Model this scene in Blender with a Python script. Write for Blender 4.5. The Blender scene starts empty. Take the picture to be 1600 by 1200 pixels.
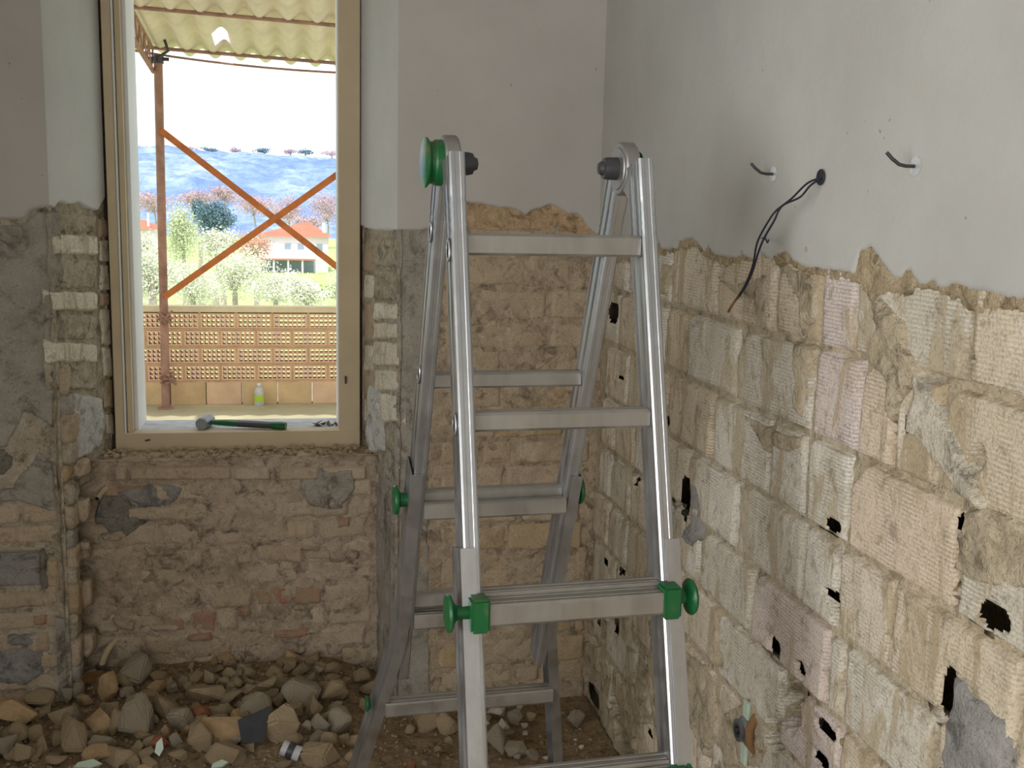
import bpy, bmesh, math, random
import numpy as np
from mathutils import Vector, Matrix

# ------------------------------------------------------------------ camera
F_PX = 1690.0
def _n(v):
    v = np.array(v, float); return v / np.linalg.norm(v)
_dY = _n([-325, -278, F_PX]); _dX = _n([8824, -65, F_PX]); _dX = _n(_dX - _dY * (_dX @ _dY))
_dD = np.cross(_dY, _dX)
if _dD[1] < 0: _dD = -_dD
RM = np.array([_dX, _dY, -_dD])
EYE = np.array([0, 0, 1.55])
def ray(x, y): return _n(RM @ np.array([x - 800, y - 600, F_PX]))
def at(x, y, axis, val):
    d = ray(x, y); return EYE + d * ((val - EYE[axis]) / d[axis])
def proj(p):
    c = RM.T @ (np.array(p, float) - EYE); return (800 + F_PX * c[0] / c[2], 600 + F_PX * c[1] / c[2])

scn = bpy.context.scene
COL = scn.collection
cam_d = bpy.data.cameras.new('camera'); cam = bpy.data.objects.new('camera', cam_d); COL.objects.link(cam)
r_, u_, b_ = RM @ [1, 0, 0], -(RM @ [0, 1, 0]), -(RM @ [0, 0, 1])
cam.matrix_world = Matrix(((r_[0], u_[0], b_[0], EYE[0]), (r_[1], u_[1], b_[1], EYE[1]), (r_[2], u_[2], b_[2], EYE[2]), (0, 0, 0, 1)))
cam_d.sensor_width = 36; cam_d.lens = 36 * F_PX / 1600; cam_d.clip_start = .05; cam_d.clip_end = 3000
scn.camera = cam

# ------------------------------------------------------------------ light
W = bpy.data.worlds.new('sky'); scn.world = W; W.use_nodes = True
bg = W.node_tree.nodes['Background']; bg.inputs[0].default_value = (.93, .96, 1, 1); bg.inputs[1].default_value = 1.5
def lamp(name, kind, energy, loc, target=None, size=(1, 1), color=(1, 1, 1)):
    d = bpy.data.lights.new(name, kind); d.energy = energy; d.color = color
    if kind == 'AREA': d.shape = 'RECTANGLE'; d.size, d.size_y = size
    o = bpy.data.objects.new(name, d); COL.objects.link(o); o.location = loc
    if target is not None:
        o.rotation_euler = (Vector(target) - Vector(loc)).to_track_quat('-Z', 'Y').to_euler()
    return o
sun = lamp('sun', 'SUN', 3.3, (0, -5, 20), (2.2, 8.5, 0), color=(1, .94, .84)); sun.data.angle = .01
# added area lamps in assumed, unseen openings: left-wall window and doorway behind
lamp('added_window_light', 'AREA', 74, (-2.55, -.45, 1.5), (1, .4, 1.4), (2.3, 2.0), (1, .99, .975))
lamp('added_doorway_light', 'AREA', 16, (-.6, -2.35, 1.4), (.0, 2, 1.1), (1.4, 2.1), (1, .97, .93))
scn.view_settings.view_transform = 'Standard'; scn.view_settings.look = 'None'
scn.view_settings.exposure = 0; scn.view_settings.gamma = 1; scn.view_settings.use_curve_mapping = False

random.seed(7); RNG = np.random.default_rng(7)

# ------------------------------------------------------------------ helpers
def _hash(i, j, k):
    h = (i * 374761393 + j * 668265263 + k * 1274126177).astype(np.int64) & 0xffffffff
    h = ((h ^ (h >> 13)) * 1274126177) & 0xffffffff
    h = ((h ^ (h >> 16)) * 668265263) & 0xffffffff
    return ((h ^ (h >> 15)) & 0xffffff) / float(0xffffff)
def vn(x, y, z=0.0):
    x, y, z = np.broadcast_arrays(np.asarray(x, float), np.asarray(y, float), np.asarray(z, float))
    i, j, k = np.floor(x).astype(np.int64), np.floor(y).astype(np.int64), np.floor(z).astype(np.int64)
    a, b, c = x - i, y - j, z - k
    a, b, c = a * a * (3 - 2 * a), b * b * (3 - 2 * b), c * c * (3 - 2 * c)
    def L(di, dj, dk): return _hash(i + di, j + dj, k + dk)
    x0 = (L(0,0,0) * (1-a) + L(1,0,0) * a) * (1-b) + (L(0,1,0) * (1-a) + L(1,1,0) * a) * b
    x1 = (L(0,0,1) * (1-a) + L(1,0,1) * a) * (1-b) + (L(0,1,1) * (1-a) + L(1,1,1) * a) * b
    return (x0 * (1-c) + x1 * c) * 2 - 1
def fbm(x, y, z=0.0, o=4):
    r, a, f = 0, 1.0, 1.0
    for q in range(o):
        r = r + a * vn(x * f + 17.3 * q, y * f + 5.1 * q, z * f + q * 3.7); a *= .5; f *= 2.03
    return r / 1.9
def sstep(a, b, x):
    t = np.clip((x - a) / (b - a), 0, 1); return t * t * (3 - 2 * t)

def setp(o, label=None, cat=None, group=None, kind=None):
    if label: o['label'] = label
    if cat: o['category'] = cat
    if group: o['group'] = group
    if kind: o['kind'] = kind
    return o
def link(name, me, mat=None, parent=None, smooth=True):
    o = bpy.data.objects.new(name, me); COL.objects.link(o)
    if mat is not None and not me.materials: me.materials.append(mat)
    if parent is not None: o.parent = parent
    if smooth and len(me.polygons): me.polygons.foreach_set('use_smooth', [True] * len(me.polygons))
    return o
def mesh(name, v, f):
    me = bpy.data.meshes.new(name)
    me.from_pydata([tuple(map(float, p)) for p in v], [], [tuple(map(int, q)) for q in f]); me.update(); return me
def empty(name, loc=(0, 0, 0), rz=0):
    o = bpy.data.objects.new(name, None); COL.objects.link(o); o.location = loc; o.rotation_euler.z = rz; o.empty_display_size = .05
    return o
class MB:
    """collects shapes, builds one mesh object"""
    def __init__(s): s.v, s.f = [], []
    def add(s, v, f):
        n = len(s.v); s.v += [tuple(p) for p in v]; s.f += [tuple(i + n for i in q) for q in f]; return s
    def box(s, a, b):
        (x0, y0, z0), (x1, y1, z1) = a, b
        return s.add([(x0,y0,z0),(x1,y0,z0),(x1,y1,z0),(x0,y1,z0),(x0,y0,z1),(x1,y0,z1),(x1,y1,z1),(x0,y1,z1)],
                     [(0,3,2,1),(4,5,6,7),(0,1,5,4),(1,2,6,5),(2,3,7,6),(3,0,4,7)])
    def sweep(s, prof, pts, ax, ay, cap=True, scale=None):
        """profile [(a,b)] swept over points with fixed cross axes"""
        ax, ay = np.array(ax, float), np.array(ay, float); m = len(prof); V = []
        for k, p in enumerate(pts):
            sc = scale[k] if scale is not None else 1
            for (a, b) in prof: V.append(np.array(p) + ax * a * sc + ay * b * sc)
        Fc = [(k*m+i, k*m+(i+1) % m, (k+1)*m+(i+1) % m, (k+1)*m+i) for k in range(len(pts)-1) for i in range(m)]
        if cap: Fc += [tuple(range(m))[::-1], tuple((len(pts)-1)*m+i for i in range(m))]
        return s.add(V, Fc)
    def tube(s, pts, r, seg=8, radii=None):
        pts = [np.array(p, float) for p in pts]; V = []; Fc = []
        up = None
        for k, p in enumerate(pts):
            t = _n(pts[min(k+1, len(pts)-1)] - pts[max(k-1, 0)])
            if up is None: up = _n(np.cross(t, [0, 0, 1] if abs(t[2]) < .9 else [1, 0, 0]))
            up = _n(up - t * (up @ t)); w = np.cross(t, up); rr = radii[k] if radii else r
            for i in range(seg):
                a = 2 * math.pi * i / seg; V.append(p + (up * math.cos(a) + w * math.sin(a)) * rr)
        for k in range(len(pts)-1):
            for i in range(seg): Fc.append((k*seg+i, k*seg+(i+1) % seg, (k+1)*seg+(i+1) % seg, (k+1)*seg+i))
        Fc += [tuple(range(seg))[::-1], tuple((len(pts)-1)*seg+i for i in range(seg))]
        return s.add(V, Fc)
    def lathe(s, prof, o, axis, seg=24):
        """prof [(r, h)] turned about axis from o"""
        axis = _n(axis); a = _n(np.cross(axis, [0, 0, 1] if abs(axis[2]) < .9 else [1, 0, 0])); b = np.cross(axis, a); o = np.array(o, float)
        V, Fc = [], []
        for (r, h) in prof:
            for i in range(seg):
                t = 2 * math.pi * i / seg; V.append(o + axis * h + (a * math.cos(t) + b * math.sin(t)) * r)
        for k in range(len(prof)-1):
            for i in range(seg): Fc.append((k*seg+i, k*seg+(i+1) % seg, (k+1)*seg+(i+1) % seg, (k+1)*seg+i))
        Fc += [tuple(range(seg))[::-1], tuple((len(prof)-1)*seg+i for i in range(seg))]
        return s.add(V, Fc)
    def build(s, name, mat, parent=None, smooth=False, bevel=0, org=None):
        V = s.v
        if org is not None: V = [tuple(np.array(p) - org) for p in V]
        me = mesh(name, V, s.f)
        bm = bmesh.new(); bm.from_mesh(me); bmesh.ops.recalc_face_normals(bm, faces=bm.faces)
        if bevel: bmesh.ops.bevel(bm, geom=[e for e in bm.edges if e.calc_face_angle(0) > .6], offset=bevel, segments=2, affect='EDGES', clamp_overlap=True)
        bm.to_mesh(me); bm.free()
        o = link(name, me, mat, parent, smooth=False)
        if smooth or bevel:
            me.polygons.foreach_set('use_smooth', [True] * len(me.polygons))
            try: me.set_sharp_from_angle(angle=math.radians(38))
            except Exception: pass
        if org is not None: o.location = org
        return o

# ------------------------------------------------------------------ materials
def srgb(r, g, b):
    f = lambda c: (c / 255 / 12.92) if c / 255 <= .04045 else ((c / 255 + .055) / 1.055) ** 2.4
    return (f(r), f(g), f(b), 1)
class MT:
    def __init__(s, name, rough=.9, metal=0.0, spec=.3):
        s.m = bpy.data.materials.new(name); s.m.use_nodes = True; s.t = s.m.node_tree; s.p = s.t.nodes['Principled BSDF']
        s.p.inputs['Roughness'].default_value = rough; s.p.inputs['Metallic'].default_value = metal
        s.p.inputs['Specular IOR Level'].default_value = spec
        s.tc = s.t.nodes.new('ShaderNodeTexCoord'); s.h = None
    def noise(s, scale, det=4, rough=.6, stretch=(1, 1, 1), dist=0, src='Object', off=0):
        mp = s.t.nodes.new('ShaderNodeMapping'); mp.inputs['Scale'].default_value = stretch; mp.inputs['Location'].default_value = (off, off * .7, off * 1.3)
        s.t.links.new(s.tc.outputs[src], mp.inputs[0])
        n = s.t.nodes.new('ShaderNodeTexNoise'); n.inputs['Scale'].default_value = scale; n.inputs['Detail'].default_value = det
        n.inputs['Roughness'].default_value = rough; n.inputs['Distortion'].default_value = dist
        s.t.links.new(mp.outputs[0], n.inputs[0]); return n.outputs[0]
    def wave(s, scale, axis='Z', dist=1.0, dscale=3):
        n = s.t.nodes.new('ShaderNodeTexWave'); n.bands_direction = axis; n.inputs['Scale'].default_value = scale
        n.inputs['Distortion'].default_value = dist; n.inputs['Detail Scale'].default_value = dscale
        s.t.links.new(s.tc.outputs['Object'], n.inputs[0]); return n.outputs['Fac']
    def ramp(s, src, stops):
        r = s.t.nodes.new('ShaderNodeValToRGB'); e = r.color_ramp.elements
        while len(e) < len(stops): e.new(.5)
        for i, (p, c) in enumerate(stops):
            e[i].position = p; e[i].color = c if hasattr(c, '__len__') else (c, c, c, 1)
        s.t.links.new(src, r.inputs[0]); return r.outputs[0]
    def mix(s, fac, a, b, mode='MIX'):
        m = s.t.nodes.new('ShaderNodeMix'); m.data_type = 'RGBA'; m.blend_type = mode
        for k, v in ((0, fac), (6, a), (7, b)):
            if hasattr(v, 'links'): s.t.links.new(v, m.inputs[k])
            else: m.inputs[k].default_value = v
        return m.outputs[2]
    def math(s, op, a, b=0.0):
        m = s.t.nodes.new('ShaderNodeMath'); m.operation = op
        for k, v in ((0, a), (1, b)):
            if hasattr(v, 'links'): s.t.links.new(v, m.inputs[k])
            else: m.inputs[k].default_value = v
        return m.outputs[0]
    def rnd(s):
        return s.t.nodes.new('ShaderNodeObjectInfo').outputs['Random']
    def color(s, c):
        if hasattr(c, 'links'): s.t.links.new(c, s.p.inputs['Base Color'])
        else: s.p.inputs['Base Color'].default_value = c
        return s
    def bump(s, src, strength=.5, dist=.01):
        b = s.t.nodes.new('ShaderNodeBump'); b.inputs['Strength'].default_value = strength; b.inputs['Distance'].default_value = dist
        s.t.links.new(src, b.inputs['Height'])
        if s.h is not None: s.t.links.new(s.h, b.inputs['Normal'])
        s.h = b.outputs[0]; s.t.links.new(s.h, s.p.inputs['Normal']); return s

def mat_plaster(name, c, dark, warm, sp=.6):
    m = MT(name, .92, spec=.15)
    n1 = m.noise(2.3, 5, .6); n2 = m.noise(14, 4, .65, off=4); n3 = m.noise(90, 2, .5)
    col = m.mix(m.ramp(n1, [(.35, 0.), (.75, 1.)]), c, dark)
    col = m.mix(m.ramp(n2, [(.5, 0.), (.8, sp)]), col, warm)
    sp_ = m.noise(75, 1, .4, off=9); col = m.mix(m.ramp(sp_, [(.80, 0.), (.83, .5)]), col, srgb(95, 85, 72))
    m.color(col); m.bump(n2, .25, .006); m.bump(n3, .25, .0015); return m.m
def mat_mortar(name, a, b, c, sc=1.0):
    m = MT(name, .95, spec=.1)
    n1 = m.noise(6 * sc, 5, .65); n2 = m.noise(38 * sc, 5, .7, off=3); n3 = m.noise(170, 3, .7, off=7)
    col = m.mix(m.ramp(n1, [(.35, 0.), (.65, 1.)]), a, b)
    col = m.mix(m.ramp(n2, [(.42, 0.), (.7, .85)]), col, c)
    n4 = m.noise(20 * sc, 6, .75, off=13, dist=.6)
    col = m.mix(m.ramp(n4, [(.36, .8), (.49, 0.)]), col, tuple(x * .42 for x in b[:3]) + (1,))
    col = m.mix(m.ramp(n3, [(.28, .7), (.44, 0.)]), col, tuple(x * .35 for x in a[:3]) + (1,))
    m.color(col); m.bump(n1, .6, .014); m.bump(n4, .9, .014); m.bump(n2, .9, .008); m.bump(n3, .8, .003); return m.m
def mat_brick(name, a, b, smear, pale, score=True, smear_lo=.5, sc=1.0):
    m = MT(name, .93, spec=.12)
    rnd = m.rnd()
    n1 = m.noise(5, 4, .6, stretch=(1, 1, 1)); ns = m.noise(8 * sc, 7, .7, stretch=(1, 1.5, .38), off=2, dist=.9)
    ns2 = m.noise(10 * sc, 6, .68, stretch=(1, 1.4, .34), off=11, dist=.8); n3 = m.noise(120, 4, .75, off=5)
    col = m.mix(m.ramp(n1, [(.3, 0.), (.7, 1.)]), a, b)
    col = m.mix(m.math('MULTIPLY', rnd, .45), col, pale)
    sm = m.ramp(ns, [(smear_lo, 0.), (smear_lo + .07, .95)])
    col = m.mix(sm, col, smear)
    pl = m.ramp(ns2, [(.58, 0.), (.63, .6)])
    col = m.mix(pl, col, pale)
    col = m.mix(m.ramp(n3, [(.26, .6), (.42, 0.)]), col, tuple(x * .45 for x in smear[:3]) + (1,))
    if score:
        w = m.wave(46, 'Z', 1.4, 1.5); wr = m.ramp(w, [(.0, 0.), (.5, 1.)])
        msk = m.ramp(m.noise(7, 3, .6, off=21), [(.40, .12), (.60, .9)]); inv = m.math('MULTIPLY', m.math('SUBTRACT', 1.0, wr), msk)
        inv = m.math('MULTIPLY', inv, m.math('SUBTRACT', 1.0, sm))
        col = m.mix(m.math('MULTIPLY', inv, .34), col, tuple(x * .55 for x in smear[:3]) + (1,))  # shade of the scored grooves mixed into the colour as darker lines
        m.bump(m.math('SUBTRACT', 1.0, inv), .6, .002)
    n5 = m.noise(26, 6, .75, off=17, dist=.5)
    n6 = m.noise(210, 2, .6, off=31); col = m.mix(m.ramp(n6, [(.35, .5), (.5, 0.)]), col, tuple(x * .6 for x in smear[:3]) + (1,))
    col = m.mix(m.ramp(n5, [(.35, .65), (.46, 0.)]), col, tuple(x * .5 for x in smear[:3]) + (1,))
    m.color(col); m.bump(sm, .35, .002); m.bump(n5, .6, .006); m.bump(n3, .7, .0025); return m.m
def mat_flat(name, c, rough=.7, metal=0., spec=.3, var=.25, sc=8, bump=.1, bs=80):
    m = MT(name, rough, metal, spec); n = m.noise(sc, 4, .6); d = tuple(x * (1 - var) for x in c[:3]) + (1,)
    m.color(m.mix(m.ramp(n, [(.35, 0.), (.7, 1.)]), c, d))
    if bump: m.bump(m.noise(bs, 3, .6, off=2), bump, .002)
    return m.m

M = {}
M['plaster_r'] = mat_plaster('plaster_right', srgb(193, 193, 187), srgb(179, 178, 174), srgb(184, 178, 166), .35)
M['plaster_b'] = mat_plaster('plaster_back', srgb(196, 192, 186), srgb(182, 178, 172), srgb(190, 180, 167), .35)
M['plaster_j'] = mat_plaster('plaster_jamb', srgb(220, 221, 220), srgb(202, 204, 204), srgb(206, 204, 196), .4)
M['under'] = mat_mortar('plaster_undercoat', srgb(188, 170, 138), srgb(168, 150, 120), srgb(202, 185, 154))
M['under_o'] = mat_mortar('ochre_undercoat', srgb(214, 180, 143), srgb(190, 163, 128), srgb(224, 197, 161))
M['mortar_r'] = mat_mortar('lime_mortar_right', srgb(200, 185, 158), srgb(177, 162, 135), srgb(212, 200, 175))
M['mortar_rg'] = mat_mortar('pale_lime_mortar', srgb(216, 207, 188), srgb(200, 190, 168), srgb(224, 217, 200))
M['mortar_b'] = mat_mortar('earth_mortar', srgb(202, 183, 157), srgb(172, 154, 131), srgb(218, 200, 173))
M['mortar_n'] = mat_mortar('niche_mortar', srgb(202, 183, 160), srgb(174, 157, 137), srgb(218, 201, 178))
M['mortar_j'] = mat_mortar('jamb_mortar', srgb(199, 187, 165), srgb(168, 157, 135), srgb(216, 206, 187))
M['mortar_w'] = mat_mortar('white_plaster_remnant', srgb(224, 224, 220), srgb(204, 203, 197), srgb(214, 210, 200), .8)
M['cement'] = mat_mortar('grey_cement', srgb(176, 170, 158), srgb(156, 150, 138), srgb(186, 180, 168), .5)
M['cement_d'] = mat_mortar('dark_grey_cement', srgb(162, 159, 154), srgb(142, 139, 135), srgb(172, 169, 164), .6)
M['blue_cement'] = mat_mortar('blue_grey_cement', srgb(150, 146, 135), srgb(130, 127, 118), srgb(162, 152, 138), 1.2)
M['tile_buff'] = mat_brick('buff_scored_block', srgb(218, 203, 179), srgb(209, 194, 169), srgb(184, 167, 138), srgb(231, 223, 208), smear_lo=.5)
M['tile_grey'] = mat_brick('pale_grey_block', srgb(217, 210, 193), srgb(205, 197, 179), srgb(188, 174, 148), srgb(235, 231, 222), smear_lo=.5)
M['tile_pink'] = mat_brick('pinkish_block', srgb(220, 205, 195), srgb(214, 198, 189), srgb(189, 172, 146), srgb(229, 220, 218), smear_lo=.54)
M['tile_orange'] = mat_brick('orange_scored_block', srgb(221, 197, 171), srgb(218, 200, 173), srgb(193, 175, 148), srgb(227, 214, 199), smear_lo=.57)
M['br_brown'] = mat_brick('dusty_brown_brick', srgb(194, 173, 148), srgb(180, 161, 136), srgb(186, 168, 142), srgb(212, 195, 172), False)
M['br_niche'] = mat_brick('dusty_niche_brick', srgb(199, 181, 157), srgb(181, 163, 141), srgb(188, 171, 148), srgb(212, 195, 174), False)
M['br_red'] = mat_brick('red_brick', srgb(175, 125, 102), srgb(162, 117, 95), srgb(173, 151, 125), srgb(192, 162, 140), False, .47)
M['br_ochre'] = mat_brick('ochre_brick', srgb(195, 169, 132), srgb(180, 157, 124), srgb(179, 161, 134), srgb(203, 185, 156), False, .55)
M['br_jamb'] = mat_brick('pale_tuff_block', srgb(231, 223, 202), srgb(213, 204, 182), srgb(200, 186, 161), srgb(244, 240, 227), False, .55)
M['dark'] = mat_flat('dark_slot', srgb(22, 22, 24), 1.0, 0, 0, .1, 8, 0)
def mat_alu(name, c, rough, dusty):
    m = MT(name, rough, 1.0, .5)
    n = m.noise(3, 4, .6, stretch=(8, 8, 1)); n2 = m.noise(45, 3, .6, stretch=(1, 1, .12), off=3); n3 = m.noise(12, 4, .7, off=6)
    d = m.ramp(n3, [(.38, .1 * dusty), (.75, dusty)])
    col = m.mix(m.ramp(n2, [(.3, 0.), (.7, 1.)]), c, tuple(x * .82 for x in c[:3]) + (1,))
    m.color(m.mix(d, col, srgb(150, 144, 134)))
    inv = m.math('SUBTRACT', 1.0, m.math('MULTIPLY', d, .9)); m.t.links.new(inv, m.p.inputs['Metallic'])
    ra = m.math('ADD', m.math('MULTIPLY', n, .16), rough - .08); m.t.links.new(ra, m.p.inputs['Roughness'])
    m.bump(n2, .12, .0006); return m.m
M['alu'] = mat_alu('brushed_aluminium', srgb(196, 199, 204), .36, .45)
M['alu_d'] = mat_alu('dusty_aluminium', srgb(170, 168, 164), .42, .9)
M['alu_cast'] = mat_alu('cast_aluminium', srgb(176, 174, 172), .5, .4)
M['nut'] = mat_flat('dark_plastic', srgb(66, 66, 70), .4, 0, .5, .2)
def mat_green():
    m = MT('green_plastic', .34, 0, .5); n = m.noise(9, 4, .7); n2 = m.noise(30, 4, .7, off=3)
    col = m.mix(m.ramp(n, [(.54, 0.), (.72, .75)]), srgb(18, 96, 50), srgb(122, 112, 80))
    m.color(m.mix(m.ramp(n2, [(.3, .35), (.5, 0.)]), col, srgb(12, 60, 38))); return m.m
M['green'] = mat_green()
M['frame'] = mat_flat('old_cream_paint', srgb(208, 190, 158), .6, 0, .3, .14, 5, .2, 60)
M['frame_l'] = mat_flat('old_white_paint', srgb(232, 234, 236), .5, 0, .3, .08, 4, .1)
M['sill'] = mat_flat('pale_stone_sill', srgb(205, 208, 210), .8, 0, .2, .3, 22, .3)
M['steel'] = mat_flat('forged_steel', srgb(150, 154, 160), .45, .8, .5, .3, 14)
M['steel_d'] = mat_flat('dark_steel', srgb(84, 84, 84), .45, .7, .5, .3, 30)
M['zinc'] = mat_flat('zinc_washer', srgb(225, 228, 228), .35, .4, .5, .2, 60)
M['cable'] = mat_flat('black_cable', srgb(42, 44, 54), .5)
M['rust'] = mat_flat('rusty_orange_paint', srgb(196, 118, 66), .7, 0, .2, .35, 9, .2)
M['rust_d'] = mat_flat('rusty_brown_steel', srgb(172, 134, 118), .8, 0, .2, .4, 12, .3)
M['floor'] = mat_mortar('dusty_concrete_floor', srgb(154, 142, 124), srgb(135, 124, 107), srgb(169, 154, 130), .5)
M['floor_t'] = mat_flat('mossy_terrace', srgb(204, 198, 168), .95, 0, .1, .3, 1.6, .3, 20)
M['soil'] = mat_mortar('rubble_dirt', srgb(179, 156, 125), srgb(148, 128, 100), srgb(197, 172, 138), 2)
def mat_stone(name, a, b, c):
    m = MT(name, .93, spec=.1); r = m.rnd(); n = m.noise(9, 5, .65); n2 = m.noise(70, 4, .7, off=4)
    col = m.mix(r, a, b); col = m.mix(m.ramp(n, [(.4, 0.), (.65, .8)]), col, c)
    col = m.mix(m.ramp(n2, [(.3, .45), (.45, 0.)]), col, tuple(x * .4 for x in b[:3]) + (1,))
    m.color(col); m.bump(n, .6, .008); m.bump(n2, .6, .003); return m.m
M['st_tan'] = mat_stone('tan_rubble', srgb(183, 163, 133), srgb(159, 140, 112), srgb(170, 153, 126))
M['st_light'] = mat_stone('pale_ochre_rubble', srgb(210, 178, 135), srgb(195, 166, 126), srgb(183, 159, 126))
M['st_grey'] = mat_stone('grey_rubble', srgb(176, 165, 145), srgb(152, 142, 124), srgb(165, 154, 133))
M['st_white'] = mat_stone('whitish_rubble', srgb(226, 218, 202), srgb(212, 204, 188), srgb(204, 194, 174))
M['st_red'] = mat_stone('reddish_rubble', srgb(176, 116, 86), srgb(164, 110, 84), srgb(150, 112, 88))
M['slate'] = mat_flat('dark_slate', srgb(60, 62, 66), .6, 0, .3, .3, 30, .4, 30)
M['gtile'] = mat_flat('pale_green_tile', srgb(196, 214, 196), .3, 0, .5, .1)
M['wood'] = mat_flat('old_wood', srgb(142, 108, 72), .8, 0, .2, .4, 14, .3)
M['pvc'] = mat_flat('cream_pipe', srgb(208, 190, 156), .5, 0, .4, .25, 20)
M['pipe_w'] = mat_flat('white_pipe', srgb(206, 208, 210), .4, 0, .5, .3, 24)

# ------------------------------------------------------------------ wall planes and reliefs
class Plane:
    def __init__(s, O, e1, n, e2=(0, 0, 1)):
        s.O, s.e1, s.e2, s.n = (np.array(a, float) for a in (O, e1, e2, n))
    def px(s, x, y):
        d = ray(x, y); t = ((s.O - EYE) @ s.n) / (d @ s.n); p = EYE + d * t - s.O
        return (float(p @ s.e1), float(p @ s.e2))
    def poly(s, pts): return [s.px(x, y) for x, y in pts]
    def w(s, S, T, H): return s.O + np.multiply.outer(S, s.e1) + np.multiply.outer(T, s.e2) + np.multiply.outer(H, s.n)
def sd_poly(S, T, P):
    """signed distance, positive inside"""
    P = np.array(P, float); d = np.full(S.shape, 1e9); ins = np.zeros(S.shape, bool); m = len(P)
    for i in range(m):
        a, b = P[i], P[(i+1) % m]; e = b - a; ws, wt = S - a[0], T - a[1]
        c = np.clip((ws * e[0] + wt * e[1]) / max(e @ e, 1e-12), 0, 1)
        d = np.minimum(d, (ws - e[0]*c)**2 + (wt - e[1]*c)**2)
        if abs(e[1]) > 1e-12:
            cond = ((a[1] > T) != (b[1] > T)) & (S < e[0] * (T - a[1]) / e[1] + a[0]); ins ^= cond
    d = np.sqrt(d); return np.where(ins, d, -d)
def pit_cut(H, S, T, pits, sd=0):
    for (ps, pt, rs, rt, dep, ang) in pits:
        a, b = S - ps, T - pt; c, q = math.cos(ang), math.sin(ang)
        e = np.sqrt(((a*c + b*q) / rs)**2 + ((-a*q + b*c) / rt)**2) + .22 * vn(S * 55, T * 55, 3.3)
        k = 1 - sstep(.95, 1.12, e); dd = dep if dep < .06 else -.004; H = H * (1 - k) + (-dd) * k
    return H
def pit_keep(S, T, pits):
    K = np.ones(S.shape, bool)
    for (ps, pt, rs, rt, dep, ang) in pits:
        if dep < .06: continue
        a, b = S - ps, T - pt; c, q = math.cos(ang), math.sin(ang)
        e = np.sqrt(((a*c + b*q) / rs)**2 + ((-a*q + b*c) / rt)**2) + .22 * vn(S * 55, T * 55, 3.3)
        K &= e > .97
    return K
def gridmesh(name, plane, s, t, H, keep=None, all_=False):
    S, T = np.meshgrid(s, t, indexing='ij'); V = plane.w(S.ravel(), T.ravel(), H.ravel()); nt = len(t)
    i, j = np.meshgrid(np.arange(len(s)-1), np.arange(nt-1), indexing='ij'); a = (i*nt + j)
    Fq = np.stack([a, a + nt, a + nt + 1, a + 1], -1).reshape(-1, 4)
    if np.dot(np.cross(plane.e1, plane.e2), plane.n) < 0: Fq = Fq[:, ::-1]
    if keep is not None:
        kk = keep.ravel(); Fq = Fq[kk[Fq].sum(1) >= (2 if all_ else 1)]
        used = np.unique(Fq); mp = -np.ones(len(V), int); mp[used] = np.arange(len(used)); V = V[used]; Fq = mp[Fq]
    me = bpy.data.meshes.new(name); me.vertices.add(len(V)); me.vertices.foreach_set('co', V.astype(np.float32).ravel())
    me.loops.add(Fq.size); me.loops.foreach_set('vertex_index', Fq.ravel().astype(np.int32))
    me.polygons.add(len(Fq)); me.polygons.foreach_set('loop_start', (np.arange(len(Fq)) * 4).astype(np.int32))
    me.polygons.foreach_set('loop_total', np.full(len(Fq), 4, np.int32)); me.update(calc_edges=True); me.validate(); return me
def lin(a, b, step): return np.linspace(a, b, max(3, int(round(abs(b - a) / step)) + 1))
def relief(name, plane, P, h, mat, parent, res=.006, rough=.0015, rsc=40, jit=.004, jsc=30, edge=.006, sink=.03, tilt=(0, 0), dome=0, pits=(), seed=0, label=None):
    P = np.array(P, float); mn, mx = P.min(0) - .008 - jit, P.max(0) + .008 + jit
    s, t = lin(mn[0], mx[0], res), lin(mn[1], mx[1], res); S, T = np.meshgrid(s, t, indexing='ij')
    d = sd_poly(S, T, P) + jit * fbm(S * jsc, T * jsc, seed * 3.1, 3)
    c = (mn + mx) / 2
    H = h + tilt[0] * (S - c[0]) + tilt[1] * (T - c[1]) + rough * fbm(S * rsc, T * rsc, seed * 1.7 + 9, 4)
    if dome: H = H + dome * sstep(0, .5 * min(mx - mn), d)
    H = -sink + (H + sink) * sstep(-edge * .6, edge, d)
    H = pit_cut(H, S, T, pits)
    me = gridmesh(name, plane, s, t, H, (d > -edge * .8) & pit_keep(S, T, pits), all_=bool(pits))
    o = link(name, me, mat, parent)
    if label: o['label'] = label
    return o
def rect(s0, s1, t0, t1): return [(s0, t0), (s1, t0), (s1, t1), (s0, t1)]

# ================================================================== ROOM SHELL
XR, YB, YN, YF = .88, 3.192, 3.385, 3.495
RW = Plane((XR + .012, 0, 0), (0, 1, 0), (-1, 0, 0))
BWp = Plane((0, YB + .012, 0), (1, 0, 0), (0, -1, 0))
NWp = Plane((0, YN, 0), (1, 0, 0), (0, -1, 0))
XL0, XR0 = -.688, .270          # front arrises of the splayed jambs
XL1, XR1 = -.596, .178          # jambs at the window frame
ZS = .775                        # top of the masonry under the window
LY = -2.2; LX = -2.6; ZC = 2.9

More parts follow.
